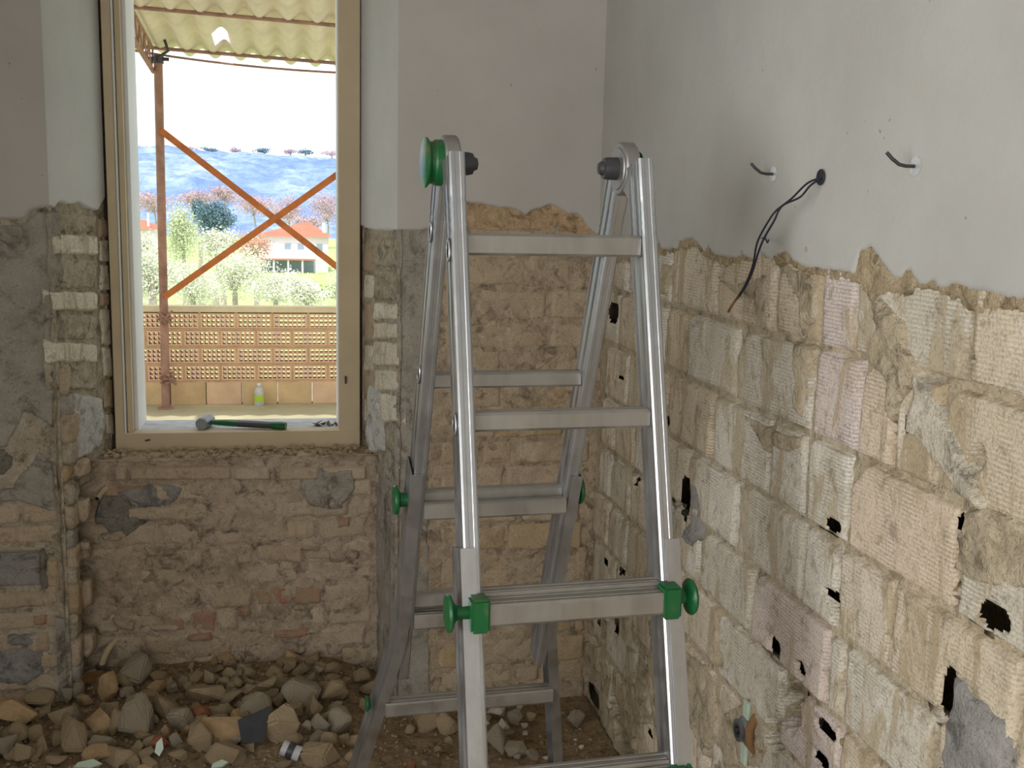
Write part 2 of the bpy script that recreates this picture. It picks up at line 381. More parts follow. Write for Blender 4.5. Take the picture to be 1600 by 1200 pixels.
def struct(name, mb, mat, parent=None, **k): return setp(mb.build(name, mat, parent, **k), kind='structure')
fl = struct('floor', MB().box((LX, LY, -.12), (XR + .1, YN + .1, 0)), M['floor'])
struct('ceiling', MB().box((LX - .2, LY - .2, ZC), (XR + .25, YF + .2, ZC + .2)), M['plaster_b'])
wl = MB().box((LX - .2, LY, 0), (LX, -1.7, ZC)).box((LX - .2, .8, 0), (LX, YB, ZC)).box((LX - .2, -1.7, 0), (LX, .8, .45)).box((LX - .2, -1.7, 2.55), (LX, .8, ZC)).box((LX, 1.3, 0), (-1.28, YB, ZC))  # last box: unseen projecting block added to keep light off the left pier
struct('wall_left', wl, M['plaster_b'])
wr_ = MB().box((LX, LY - .2, 0), (-1.35, LY, ZC)).box((.15, LY - .2, 0), (XR + .1, LY, ZC)).box((-1.35, LY - .2, 2.5), (.15, LY, ZC))
struct('wall_rear', wr_, M['plaster_b'])

# ---- right wall: core box, mortar relief, blocks, undercoat, plaster
wall_right = struct('wall_right', MB().box((XR + .10, LY, 0), (XR + .25, YF, ZC)), M['mortar_r'])
pits = []
def pit(x, y, rx, ry, dep=.085, ang=0):
    rx, ry = rx * 1.15, ry * 1.15
    s, t = RW.px(x, y); s2, _ = RW.px(x + rx, y); s3, _ = RW.px(x - rx, y); t2 = RW.px(x, y + ry)[1]
    pits.append((s, t, abs(s3 - s2) / 2, abs(t - t2), dep, ang))
for a in [(1423, 660, 7, 15), (1451, 683, 4, 8, .03), (1307, 820, 11, 11), (1309, 931, 11, 10), (1217, 1012, 9, 15), (1260, 1048, 7, 12), (1296, 1138, 14, 11),
          (1290, 1187, 9, 11), (1509, 816, 8, 15), (1562, 963, 24, 21), (1533, 720, 9, 24, .05, .5), (1045, 655, 5, 9), (961, 487, 8, 17),
          (974, 590, 4, 6), (1076, 776, 9, 32), (1000, 752, 3, 8), (949, 877, 3, 8), (974, 892, 5, 8), (967, 977, 4, 14), (938, 970, 3, 9),
          (933, 1091, 4, 10), (1018, 1146, 4, 8), (1240, 1105, 16, 30, .045), (1215, 1150, 10, 24, .04), (1490, 1080, 12, 40), (1474, 1186, 7, 16), (1132, 1030, 5, 10, .03), (1055, 805, 3, 10, .04),
          (1522, 560, 10, 14, .03), (1340, 1040 + 0, 2, 4, .03), (962, 1105, 6, 16, .05), (975, 1155, 12, 16, .05), (1253, 1080, 8, 12, .05)]: pit(*a)
# mortar sheet
sA = np.concatenate([lin(LY, .7, .3)[:-1], lin(.7, 1.0, .05)[:-1], lin(1.0, 2.0, .0055)[:-1], lin(2.0, YB + .02, .008)])
tA = np.concatenate([lin(0, 1.52, .0065)[:-1], lin(1.52, 1.60, .01)])
S, T = np.meshgrid(sA, tA, indexing='ij')
H = -.0025 + .006 * fbm(S * 9, T * 9, 1.0, 3) + .005 * fbm(S * 42, T * 42, 5, 3) + .006 * sstep(.12, .5, fbm(S * 5, T * 3.0, 8, 3))
low = 1 - sstep(.28, .62, T); H = H + low * (.006 + .012 * fbm(S * 7, T * 7, 22, 4))
pits_m = [(a + .022, b - .002, c * 1.7 + .014, d * 1.25 + .004, e, f) if e >= .06 else (a, b, c, d, e, f) for a, b, c, d, e, f in pits]
H = pit_cut(H, S, T, pits_m)
link('mortar', gridmesh('mortar', RW, sA, tA, H, pit_keep(S, T, pits_m), all_=True), M['mortar_r'], wall_right)
# blocks: courses (top, bottom) with joints read along each course, in px x
CZ = [(1.485, 1.331), (1.322, 1.172), (1.163, 1.012), (1.003, .858), (.847, .710), (.700, .561), (.551, .40), (.39, .24), (.23, .08)]
def ycol(x, z):
    lo, hi = .6, 3.4
    for _ in range(40):
        m = (lo + hi) / 2
        if proj((RW.O[0], m, z))[0] > x: lo = m
        else: hi = m
    return (lo + hi) / 2
JN = [[(945, 'b'), (962, 'g'), (988, 'p'), (1019, 'g'), (1056, 'b'), (1127, 'b'), (1219, 'b'), (1293, 'p'), (1347, 'g'), (1527, 'b'), (1690, 'b')],
      [(948, 'g'), (972, 'b'), (1005, 'g'), (1045, 'b'), (1081, 'g'), (1160, 'g'), (1276, 'p'), (1350, 'o'), (1405, 'b'), (1478, 'b'), (1660, 'b')],
      [(950, 'b'), (985, 'g'), (1012, 'b'), (1047, 'b'), (1121, 'g'), (1208, 'g'), (1266, 'g'), (1334, 'o'), (1506, 'g'), (1640, 'o')],
      [(944, 'b'), (966, 'b'), (996, 'g'), (1038, 'b'), (1079, 'g'), (1158, 'g'), (1262, 'g'), (1318, 'b'), (1401, 'b'), (1599, 'b'), (1700, 'b')],
      [(938, 'g'), (958, 'g'), (990, 'b'), (1034, 'g'), (1098, 'g'), (1181, 'p'), (1300, 'g'), (1324, 'g'), (1466, 'b'), (1640, 'g')],
      [(930, 'b'), (955, 'g'), (985, 'b'), (1045, 'b'), (1129, 'g'), (1226, 'p'), (1317, 'b'), (1430, 'g'), (1560, 'b'), (1700, 'b')],
      [(928, 'g'), (965, 'b'), (1020, 'b'), (1068, 'b'), (1190, 'g'), (1300, 'b'), (1420, 'g'), (1560, 'b')],
      [(922, 'b'), (950, 'g'), (1000, 'b'), (1110, 'g'), (1250, 'b')], [(915, 'g'), (960, 'b'), (1040, 'b'), (1150, 'b')]]
KM = {'b': 'tile_buff', 'g': 'tile_grey', 'p': 'tile_pink', 'o': 'tile_orange'}
k = 0
for ci, ((z1, z0), row) in enumerate(zip(CZ, JN)):
    zm = (z0 + z1) / 2
    for (xa, kd), (xb, _) in zip(row[:-1], row[1:]):
        k += 1; ya, yb = ycol(xb, zm), ycol(xa, zm); L = yb - ya; g = .005 + .004 * random.random()
        if L < .02: continue
        P = rect(ya + g, yb - g, z0 + .002 * random.random(), z1 - .002 * random.random())
        c = random.random()
        if c < .35 and L > .1:      # a knocked-off corner
            q = .02 + .03 * random.random(); P = [P[0], P[1], (P[2][0] - q, P[2][1]), (P[2][0], P[2][1] - q * 1.4), P[3]][:2] + [(P[2][0], P[2][1] - q), (P[2][0] - q, P[2][1]), P[3]]
        hh = .009 + .004 * random.random() - (.004 if ci > 5 else 0)
        far = yb > 2.3
        pp = [p for p in pits if ya - .05 < p[0] < yb + .05 and z0 - .05 < p[1] < z1 + .05]
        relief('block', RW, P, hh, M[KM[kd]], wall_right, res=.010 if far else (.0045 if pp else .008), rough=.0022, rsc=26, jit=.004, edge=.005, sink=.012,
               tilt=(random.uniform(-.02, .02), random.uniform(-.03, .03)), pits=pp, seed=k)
# the rest of the courses, outside the frame towards and behind the camera
for ci, (z1, z0) in enumerate(CZ):
    y = ycol(JN[ci][-1][0], (z0 + z1) / 2) if JN[ci][-1][0] > 1590 else ycol(JN[ci][-1][0], (z0 + z1) / 2)
    while y > .35:
        L = random.uniform(.2, .28); relief('block', RW, rect(y - L + .006, y - .006, z0, z1), .010, M[random.choice(['tile_buff', 'tile_grey', 'tile_buff', 'tile_pink'])], wall_right, res=.03, sink=.012, seed=k); y -= L; k += 1
# rough mortar smears lying over the blocks
def blob(pts, h, mat='mortar_r', rough=.006, rsc=24, name='mortar_smear', plane=RW, par=None, **kw):
    return relief(name, plane, plane.poly(pts), h, M[mat], par or wall_right, res=.0065, rough=rough, rsc=rsc, jit=.010, jsc=22, edge=.009, sink=.02, seed=len(pts) + int(pts[0][0]), **kw)
blob([(1385, 458), (1412, 478), (1432, 505), (1433, 535), (1455, 580), (1440, 612), (1420, 636), (1405, 665), (1395, 640), (1398, 600), (1368, 575), (1362, 548), (1378, 512), (1372, 470)], .017, pits=pits)
blob([(1443, 580), (1468, 596), (1478, 632), (1500, 668), (1512, 692), (1530, 735), (1552, 785), (1545, 800), (1512, 778), (1490, 745), (1462, 715), (1440, 690), (1425, 675), (1428, 650), (1438, 625)], .019, 'mortar_rg', pits=pits)
blob([(1508, 795), (1552, 792), (1600, 800), (1640, 840), (1640, 930), (1575, 925), (1520, 915), (1490, 890), (1508, 850)], .014, pits=pits, rough=.009)
blob([(1168, 645), (1195, 650), (1215, 665), (1262, 680), (1262, 700), (1240, 712), (1212, 700), (1205, 710), (1190, 685)], .016)
blob([(1120, 430), (1165, 440), (1215, 420), (1215, 500), (1195, 515), (1180, 505), (1165, 470), (1150, 460)], .0135, rough=.004)
blob([(1226, 408), (1290, 430), (1288, 500), (1262, 530), (1258, 480), (1240, 440)], .0155, rough=.005)
blob([(1066, 1000), (1120, 1055), (1130, 1120), (1110, 1185), (1075, 1120)], .016, rough=.010)
blob([(1245, 530), (1285, 545), (1270, 590), (1262, 660), (1247, 640), (1248, 580)], .014)
blob([(1040, 405), (1060, 410), (1050, 470), (1034, 460)], .014)
blob([(1130, 1120), (1180, 1080), (1215, 1160), (1200, 1200), (1140, 1200)], .012, rough=.010, pits=pits)
for q in range(16):      # smears near the floor in the corner
    x = random.uniform(915, 1060); y = random.uniform(930, 1160); w = random.uniform(8, 22); h = random.uniform(20, 55)
    blob([(x - w/2, y - h/2), (x + w/2, y - h/2 + 6), (x + w/2, y + h/2), (x - w/2, y + h/3)], .010 + .008 * random.random(), random.choice(['mortar_r', 'mortar_r', 'mortar_rg']), rough=.007, pits=pits)
blob([(1084, 752), (1098, 758), (1104, 800), (1100, 842), (1088, 858), (1066, 838), (1084, 812)], .012, 'cement_d', rough=.007, name='cement_plug')
blob([(1503, 1050), (1520, 1060), (1535, 1085), (1552, 1092), (1570, 1112), (1590, 1118), (1590, 1230), (1484, 1240), (1480, 1175), (1486, 1130), (1498, 1100)], .015, 'cement_d', rough=.005, rsc=9, name='cement_plug', dome=.01)
# undercoat and plaster with their torn edges
def edge_fn(pts, plane, lo, hi):
    P = sorted(plane.px(x, y) for x, y in pts); a = np.array([p[0] for p in P]); b = np.array([p[1] for p in P])
    return lambda s: np.interp(s, a, b)
E1 = [(946, 392), (975, 398), (1000, 392), (1032, 390), (1039, 380), (1042, 392), (1065, 392), (1071, 380), (1092, 376), (1102, 387), (1110, 397), (1117, 389), (1125, 401), (1150, 407), (1163, 405), (1170, 399),
      (1175, 407), (1195, 410), (1200, 400), (1215, 411), (1232, 400), (1242, 401), (1252, 415), (1275, 424), (1300, 427), (1322, 428), (1347, 434), (1354, 412), (1360, 395), (1377, 394), (1384, 405), (1395, 420), (1410, 440), (1422, 440),
      (1429, 434), (1437, 430), (1443, 440), (1450, 449), (1464, 448), (1472, 444), (1482, 455), (1495, 452), (1507, 450), (1520, 457), (1550, 460), (1570, 467), (1600, 472), (1680, 500), (1800, 530)]
E2 = [(946, 412), (1000, 404), (1032, 398), (1070, 388), (1092, 383), (1120, 405), (1150, 412), (1170, 404), (1200, 412), (1232, 405), (1260, 424), (1300, 431), (1347, 440), (1370, 470), (1385, 462), (1400, 455), (1424, 465), (1445, 455),
      (1455, 452), (1475, 455), (1500, 464), (1520, 486), (1535, 488), (1560, 492), (1575, 482), (1600, 490), (1680, 515), (1800, 545)]
def skin(name, plane, E, s0, s1, ztop, h, mat, par, res, jit, rough, sink=.02, edge=.006, extra=None, und=0):
    f = edge_fn(E, plane, s0, s1)
    s = lin(s0, s1, res) if extra is None else np.concatenate([extra, lin(s0, s1, res)])
    es = f(s); lo, hi = es.min() - .03, es[s >= s0].max() + .04 if extra is not None else es.max() + .04
    t = np.concatenate([lin(lo, hi, res), lin(hi, ztop, .12)[1:]]); S, T = np.meshgrid(s, t, indexing='ij')
    d = (T - f(S)) * .75 + jit * fbm(S * 70, T * 70, 3.3, 3)
    H = h + rough * fbm(S * 30, T * 30, 6, 4) * (T < hi) + und * fbm(S * 2.2, T * 2.2, 12, 3)
    H = -sink + (H + sink) * sstep(-edge * .5, edge, d)
    return link(name, gridmesh(name, plane, s, t, H, d > -edge), mat, par)
exs = np.array([LY, -1.5, -.5, .2, .6, .85])
skin('undercoat', RW, [(x, y + 9) for x, y in E2], .95, YB + .02, 1.62, .0148, M['under'], wall_right, .006, .010, .005, edge=.009)
skin('plaster', RW, E1, .95, YB + .02, ZC, .0185, M['plaster_r'], wall_right, .006, .003, .0006, extra=exs, und=.0015, edge=.005)

# ---- back wall
core = MB().box((LX - .2, YB + .12, 0), (XL0 - .10, YF + .25, ZC)).box((XR0 + .10, YB + .12, 0), (XR + .2, YF + .25, ZC)) \
    .box((XL0 - .10, YN + .06, -.1), (XR0 + .10, YF + .20, ZS - .02)).box((XL0 - .1, YB + .12, 2.5), (XR0 + .1, YF + .25, ZC)) \
    .box((XL0 - .1, YF + .02, ZS - .05), (XL1 - .005, YF + .25, 2.5)).box((XR1 + .005, YF + .02, ZS - .05), (XR0 + .1, YF + .25, 2.5))
wall_back = struct('wall_back', core, M['mortar_b'])
def sheet(name, plane, s0, s1, t0, t1, res, hf, mat, par):
    s, t = lin(s0, s1, res), lin(t0, t1, res); S, T = np.meshgrid(s, t, indexing='ij')
    return link(name, gridmesh(name, plane, s, t, hf(S, T)), mat, par)
def hrough(a, b, c, seed=0):
    return lambda S, T: a + b * fbm(S * 8, T * 8, 1.3 + seed, 4) + c * fbm(S * 35, T * 35, 4 + seed, 3)
def courses(plane, s0, s1, t0, t1, hmin, hmax, lmin, lmax, mats, par, h=.012, name='brick', seed=0, res=.0075, skip=None, rough=.003, jit=.007, tiltk=.06, fix=None):
    rn = random.Random(seed); t = t1; n = 0
    while t > t0 + .02:
        hh = rn.uniform(hmin, hmax); b = max(t - hh, t0); s = s0 - rn.uniform(0, lmax * .6)
        while s < s1 - .015:
            L = rn.uniform(lmin, lmax) if rn.random() < .75 else rn.uniform(lmin * .45, lmin)
            a, c = max(s, s0), min(s + L, s1)
            if c - a > .02 and b < t - .02:
                g = rn.uniform(.002, .005); n += 1
                P = [(a + g, b + g + rn.uniform(-.004, .004)), (c - g, b + g + rn.uniform(-.004, .004)), (c - g, t - g + rn.uniform(-.004, .004)), (a + g, t - g + rn.uniform(-.004, .004))]
                m_ = rn.choice(mats); ms, mt = (a + c) / 2, (b + t) / 2
                dh = rn.uniform(-.006, .006)
                if not (skip and skip(ms, mt)):
                    relief(name, plane, P, h + dh, M[m_], par, res=res, rough=rough, rsc=30, jit=jit, jsc=26, edge=.007, sink=.012,
                           tilt=(rn.uniform(-tiltk, tiltk) * .5, rn.uniform(-tiltk, tiltk)), seed=n + seed * 100)
            s += L
        t = b
    return n
# right flat part (behind the ladder)
sheet('mortar', BWp, XR0 - .002, XR + .02, 0, 1.60, .0065, hrough(.003, .009, .0055, 3), M['mortar_b'], wall_back)
courses(BWp, .40, XR, .06, 1.50, .075, .11, .15, .27, ['br_brown'] * 6 + ['br_ochre'], wall_back, h=.006, seed=3, rough=.006)
relief('floor_band', BWp, rect(.40, XR, -.01, .075), .012, M['mortar_b'], wall_back, rough=.003)
# left flat part
sheet('mortar', BWp, -1.35, XL0 + .004, 0, 1.62, .0075, hrough(.002, .009, .005, 9), M['mortar_j'], wall_back)
link('mortar', gridmesh('mortar', BWp, lin(LX - .05, -1.345, .2), lin(0, 1.62, .2), np.full((len(lin(LX - .05, -1.345, .2)), len(lin(0, 1.62, .2))), .002)), M['mortar_j'], wall_back)
zt = BWp.px(40, 786)[1]
rec = BWp.poly([(-70, 862), (60, 861), (66, 872), (60, 912), (40, 917), (-70, 914)]); rs = [p[0] for p in rec]; rt = [p[1] for p in rec]
insock = lambda s, t: min(rs) - .03 < s < max(rs) + .02 and min(rt) - .012 < t < max(rt) + .012
courses(BWp, -1.3, XL0 - .01, .0, zt, .058, .07, .16, .26, ['br_brown', 'br_niche', 'br_brown'], wall_back, h=.009, seed=12, skip=insock, jit=.005)
blob([(-60, 768), (20, 760), (60, 700), (84, 720), (92, 780), (88, 800), (30, 785), (-60, 792)], .012, 'cement', plane=BWp, par=wall_back, rough=.007)
relief('cement_patch', BWp, BWp.poly([(-200, 352), (-10, 352), (40, 348), (52, 332), (86, 330), (86, 400), (84, 480), (88, 560), (90, 600), (84, 668), (40, 640), (12, 700), (-200, 720)]), .010, M['cement'], wall_back, rough=.004, rsc=10, jit=.010, edge=.006)
relief('cement_patch', BWp, BWp.poly([(-200, 705), (10, 700), (24, 716), (8, 745), (-40, 760), (-200, 780)]), .005, M['blue_cement'], wall_back, rough=.008, rsc=10, jit=.012)
for pts, mt in (([(42, 745), (66, 738), (72, 762), (48, 770)], 'br_ochre'), ([(50, 958), (78, 955), (76, 976), (50, 980)], 'br_red'), ([(10, 988), (60, 985), (62, 1006), (8, 1008)], 'cement_d'), ([(0, 1012), (68, 1005), (72, 1050), (40, 1072), (-20, 1060)], 'cement_d'), ([(72, 874), (94, 874), (94, 905), (70, 903)], 'br_ochre'), ([(66, 910), (95, 912), (92, 940), (64, 942)], 'br_brown')):
    relief('brick', BWp, BWp.poly(pts), .014, M[mt], wall_back, rough=.005, jit=.006)
relief('cement_strip', BWp, [(XR0 - .004, 0), (.385, 0), (.372, .5), (.365, 1.0), (.36, 1.515), (XR0 - .004, 1.52)], .0085, M['cement'], wall_back, rough=.003, rsc=9, jit=.006, edge=.005)
relief('brick', BWp, BWp.poly([(621, 822), (634, 820), (633, 858), (620, 862)]), .014, M['br_ochre'], wall_back, rough=.004)
# plaster on the back wall
BE = [(622, 362), (640, 363), (665, 361), (690, 350), (712, 322), (730, 318), (745, 320), (760, 322), (775, 326), (790, 327), (805, 329), (814, 334), (820, 340), (828, 332), (842, 328), (858, 322), (868, 326), (880, 332),
      (888, 337), (900, 336), (908, 342), (914, 352), (921, 361), (935, 372), (948, 392)]
BE2 = [(622, 366), (665, 366), (690, 366), (712, 360), (760, 363), (820, 362), (880, 364), (930, 376), (950, 396)]
skin('undercoat', BWp, BE2, XR0, XR, 1.64, .009, M['under_o'], wall_back, .006, .005, .006)
skin('plaster', BWp, BE, XR0 - .004, XR + .02, 2.5, .0175, M['plaster_b'], wall_back, .006, .003, .0005, und=.002, edge=.005)
LE = [(-900, 352), (-300, 352), (0, 345), (40, 345), (50, 330), (70, 326), (84, 322), (90, 322)]
skin('plaster', BWp, LE, -1.6, XL0 + .003, 2.5, .0175, M['plaster_b'], wall_back, .008, .002, .0005, extra=np.array([LX - .05, -2.2]), und=.002, edge=.004)
link('plaster', gridmesh('plaster', BWp, np.array([LX - .05, XR + .03]), np.array([2.49, ZC]), np.full((2, 2), .0175)), M['plaster_b'], wall_back)

# ---- splayed window jambs: plaster above, blocks below
def jamb(x0, x1, n_sign, E, rows, side):
    a, b = np.array([x0, YB - .004, 0]), np.array([x1, YF + .01, 0]); e1 = _n(b - a); L = float(np.linalg.norm(b - a))
    nn = np.array([e1[1], -e1[0], 0]) * n_sign
    P = Plane(a, e1, nn)
    sheet('jamb_mortar', P, -.001, L + .005, ZS - .06, 1.62, .006, lambda S, T: -.009 + .007 * fbm(S * 14, T * 14, 2 + side, 4) + .004 * fbm(S * 50, T * 50, 4, 3), M['mortar_j'], wall_back)
    f = edge_fn(E, P, 0, L)
    s, t = lin(-.001, L + .005, .006), np.concatenate([lin(1.35, 1.62, .006), lin(1.62, 2.5, .1)[1:]])
    S, T = np.meshgrid(s, t, indexing='ij'); d = (T - f(S)) + .004 * fbm(S * 60, T * 60, 3, 3)
    link('plaster', gridmesh('plaster', P, s, t, -.03 + .03 * sstep(-.003, .005, d), d > -.006), M['plaster_j'], wall_back)
    return P, L
JLp, JLL = jamb(XL0, XL1, 1, [(86, 326), (92, 318), (110, 321), (125, 318), (140, 328), (155, 330), (165, 310)], None, 0)
JRp, JRL = jamb(XR0, XR1, -1, [(560, 352), (570, 358), (590, 361), (605, 362), (622, 362)], None, 1)
def jb(P, pts, mt, h=.0, rough=.004, rsc=30, nm='block', jit=.006, pits=()):
    relief(nm, P, P.poly(pts), h, M[mt], wall_back, res=.005, rough=rough, rsc=rsc, jit=jit, jsc=30, edge=.006, sink=.025, seed=int(pts[0][1]), pits=pits)
ppx = lambda P, x, y, rx, ry, dep: (*P.px(x, y), abs(P.px(x+rx, y)[0] - P.px(x-rx, y)[0]) / 2, abs(P.px(x, y+ry)[1] - P.px(x, y)[1]), dep, 0)
for (ya, yb, mt, h, rg) in [(333, 364, 'mortar_j', -.002, .007), (365, 399, 'br_jamb', .003, .002), (401, 452, 'mortar_j', -.001, .009), (454, 486, 'br_jamb', .003, .002), (488, 532, 'mortar_j', -.002, .010),
                            (534, 567, 'br_jamb', .002, .003), (569, 610, 'mortar_j', -.003, .008)]:
    pt = [ppx(JLp, 93, (ya + yb) / 2, 5, (yb - ya) * .42, .05)] if yb - ya > 40 else []
    jb(JLp, [(79 + (ya - 330) * .02, ya), (152, ya + 2), (153, yb), (82 + (yb - 330) * .02, yb)], mt, h, rg, pits=pt)
for i, (ya, yb) in enumerate([(340, 372), (374, 410), (412, 455), (456, 480), (482, 540), (542, 590), (592, 640), (645, 680)]):
    jb(JLp, [(156 + (ya - 330) * .03, ya), (170 + (ya - 330) * .03, ya), (172 + (yb - 330) * .03, yb), (157 + (yb - 330) * .03, yb)], 'br_jamb' if i % 3 else 'br_brown', -.004, .004, nm='stone')
jb(JLp, [(100, 612), (160, 620), (166, 660), (158, 695), (140, 712), (112, 722), (106, 690), (102, 650)], 'mortar_w', .002, .007, nm='plaster_remnant')
for (ya, yb, mt, h, rg) in [(368, 418, 'mortar_j', -.001, .006), (420, 470, 'mortar_j', -.002, .010), (472, 500, 'br_jamb', .002, .003), (503, 530, 'br_jamb', .001, .005), (532, 572, 'br_jamb', .003, .004),
                            (576, 612, 'br_jamb', -.001, .006), (614, 660, 'br_jamb', .000, .006)]:
    jb(JRp, [(584, ya), (619, ya + 3), (620, yb), (582, yb)], mt, h, rg)
for i, (ya, yb) in enumerate([(385, 425), (427, 468), (470, 535), (537, 580), (582, 620), (622, 660)]):
    jb(JRp, [(566, ya), (581, ya + 2), (580, yb), (565, yb)], 'br_jamb' if i % 2 else 'br_brown', -.005, .004, nm='stone')
jb(JRp, [(576, 600), (592, 612), (594, 650), (600, 680), (598, 705), (578, 710), (570, 690), (572, 650)], 'mortar_w', .002, .007, nm='plaster_remnant')

def corner_stone(p, sz, mt, seed):
    rn = random.Random(seed); bm = bmesh.new(); bmesh.ops.create_icosphere(bm, subdivisions=3, radius=.5)
    for v in bm.verts:
        q = v.co.copy(); m_ = max(abs(q.x), abs(q.y), abs(q.z)); q = q * (.15 + .85 * .42 / max(m_, .2))
        q *= 1 + .35 * float(fbm(v.co.x * 3 + seed, v.co.y * 3, v.co.z * 3, 3)) + .10 * float(fbm(v.co.x * 12 + seed, v.co.y * 12, v.co.z * 12, 2))
        v.co = Vector((p[0] + q.x * sz[0], p[1] + q.y * sz[1], p[2] + q.z * sz[2]))
    me = bpy.data.meshes.new('stone'); bm.to_mesh(me); bm.free(); link('stone', me, M[mt], wall_back)
z_ = .06; q_ = 0
while z_ < 1.02:
    h_ = random.uniform(.05, .10); q_ += 1; w_ = random.uniform(.05, .075)
    corner_stone((XL0 + .002 + random.uniform(-.008, .006), YB + .052, z_ + h_ / 2), (w_, .085, h_ * 1.15), ['mortar_j', 'br_brown', 'cement', 'br_niche', 'mortar_j', 'br_ochre'][q_ % 6], q_)
    if z_ < .78 and q_ % 2: corner_stone((XL0 + .034, YB + .11, z_ + h_ / 2), (.045, .07, h_ * .9), ['br_niche', 'mortar_n', 'br_brown'][q_ % 3], q_ + 40)
    z_ += h_ * .92
for z_ in (): corner_stone((XR0 - .012, YB + .03, z_), (.035, .06, random.uniform(.05, .09)), ['mortar_j', 'br_jamb', 'cement'][int(z_ * 100) % 3], int(z_ * 90))

# ---- recess below the window
NL, NR = NWp.px(112, 760)[0], NWp.px(582, 900)[0]
sheet('mortar', NWp, NL - .03, NR + .03, 0, ZS, .0065, lambda S, T: .003 + .014 * fbm(S * 7, T * 9, 31, 4) + .009 * fbm(S * 30, T * 34, 4, 5), M['mortar_n'], wall_back)
z_a = ZS
def brickrow(ya, yb, xs, mts, h):
    for i in range(len(xs) - 1):
        P = NWp.poly([(xs[i] + 1, yb), (xs[i+1] - 1.5, yb - 1), (xs[i+1] - 1.5, ya), (xs[i] + 1, ya + .5)])
        relief('brick', NWp, P, h + random.uniform(-.003, .004), M[mts[i % len(mts)]], wall_back, res=.0065, rough=.004, rsc=26, jit=.005, edge=.006, sink=.02, seed=i + int(ya), tilt=(random.uniform(-.03, .03), random.uniform(-.04, .04)))
brickrow(727, 750, [178, 202, 364, 424, 434, 500, 575], ['br_niche', 'br_brown', 'br_niche', 'br_brown'], .020)
courses(NWp, NL, NR, .04, NWp.px(350, 752)[1], .058, .078, .13, .26, ['br_niche'] * 9 + ['br_brown'] * 3 + ['br_red'], wall_back, h=.004, seed=21, rough=.007, jit=.010, tiltk=.15)
nb = dict(plane=NWp, par=wall_back)
blob([(150, 772), (190, 770), (215, 790), (258, 800), (235, 815), (215, 830), (205, 836), (198, 842), (188, 830), (172, 838), (160, 822), (148, 820)], .014, 'blue_cement', rough=.012, rsc=12, name='cement_patch', **nb)
blob([(180, 768), (230, 755), (292, 757), (280, 780), (262, 795), (225, 795)], .014, 'cement_d', rough=.007, rsc=12, name='cement_patch', pits=[ppx(NWp, 261, 788, 3, 10, .01), ppx(NWp, 255, 790, 2, 8, .01)], **nb)
blob([(470, 728), (552, 730), (556, 760), (535, 795), (505, 795), (480, 790), (470, 760)], .022, 'cement', rough=.006, rsc=12, name='cement_patch', pits=[ppx(NWp, 517, 782, 3, 7, .01), ppx(NWp, 538, 787, 4, 3, .01)], **nb)
for q in range(16):
    x, y = random.uniform(150, 560), random.uniform(830, 1030); w, h = random.uniform(18, 60), random.uniform(10, 22)
    blob([(x - w/2, y - h/3), (x, y - h/2), (x + w/2, y - h/4), (x + w/2.4, y + h/2), (x - w/3, y + h/2)], .014 + .010 * random.random(), random.choice(['mortar_n', 'mortar_n', 'br_niche']), rough=.008, rsc=30, **nb)
for pts in ([(425, 985), (480, 978), (482, 992), (428, 998)], [(372, 950), (392, 944), (394, 962), (374, 964)], [(524, 808), (550, 806), (548, 822), (526, 824)], [(290, 990), (332, 985), (334, 1000), (294, 1003)]):
    relief('brick', NWp, NWp.poly(pts), .017, M['br_red'], wall_back, rough=.005, jit=.008, res=.006)
# sides of the recess
def side(x0, x1, sign, mat, seed, ztop):
    a, b = np.array([x0, YB - .004, 0]), np.array([x1, YN + .02, 0]); e1 = _n(b - a); L = float(np.linalg.norm(b - a)); P = Plane(a, e1, np.array([e1[1], -e1[0], 0]) * sign)
    sheet('recess_side', P, -.001, L, 0, ztop, .0065, lambda S, T: -.006 + .012 * fbm(S * 9, T * 7, seed, 4) * sstep(0, .03, S) + .004 * fbm(S * 40, T * 40, seed, 3), M[mat], wall_back); return P
SLp = side(XL0, NL + .0, 1, 'mortar_n', 41, ZS + .02); SRp = side(XR0, NR, -1, 'cement', 43, ZS + .0)
relief('channel', SLp, SLp.poly([(104, 965), (116, 960), (122, 1080), (110, 1085)]), .004, M['cement'], wall_back, rough=.004)
# rough ledge between recess and window frame
s, t = lin(XL0, XR0, .007), lin(YN - .012, YF + .04, .007); S, T = np.meshgrid(s, t, indexing='ij')
LP = Plane((0, 0, ZS - .004), (1, 0, 0), (0, 0, 1), (0, 1, 0))
link('ledge', gridmesh('ledge', LP, s, t, .004 * fbm(S * 20, T * 20, 3, 4) + .012 * sstep(YN + .03, YF, T) * (.6 + .5 * fbm(S * 9, T * 9, 5, 3))), M['mortar_b'], wall_back)
# the opened electrical box in the left pier
sock = empty('wall_box_recess', (0, 0, 0)); setp(sock, 'grey mortared rectangular box recess in brick pier left of the niche', 'wall box')
s0, s1, t0, t1 = max(min(rs), -1.0), max(rs), min(rt), max(rt)
relief('back_panel', BWp, rect(s0, s1, t0, t1), .006, M['cement_d'], sock, rough=.0015, jit=.003)
relief('mortar_rim', BWp, [(s1 - .008, t0 - .012), (s1 + .018, t0 - .008), (s1 + .014, t1 + .01), (s1 - .006, t1 + .008)], .022, M['blue_cement'], sock, rough=.007, jit=.006)
relief('mortar_rim', BWp, [(s0, t1 - .004), (s1, t1 - .004), (s1, t1 + .010), (s0, t1 + .012)], .020, M['br_niche'], sock, rough=.003, jit=.003)

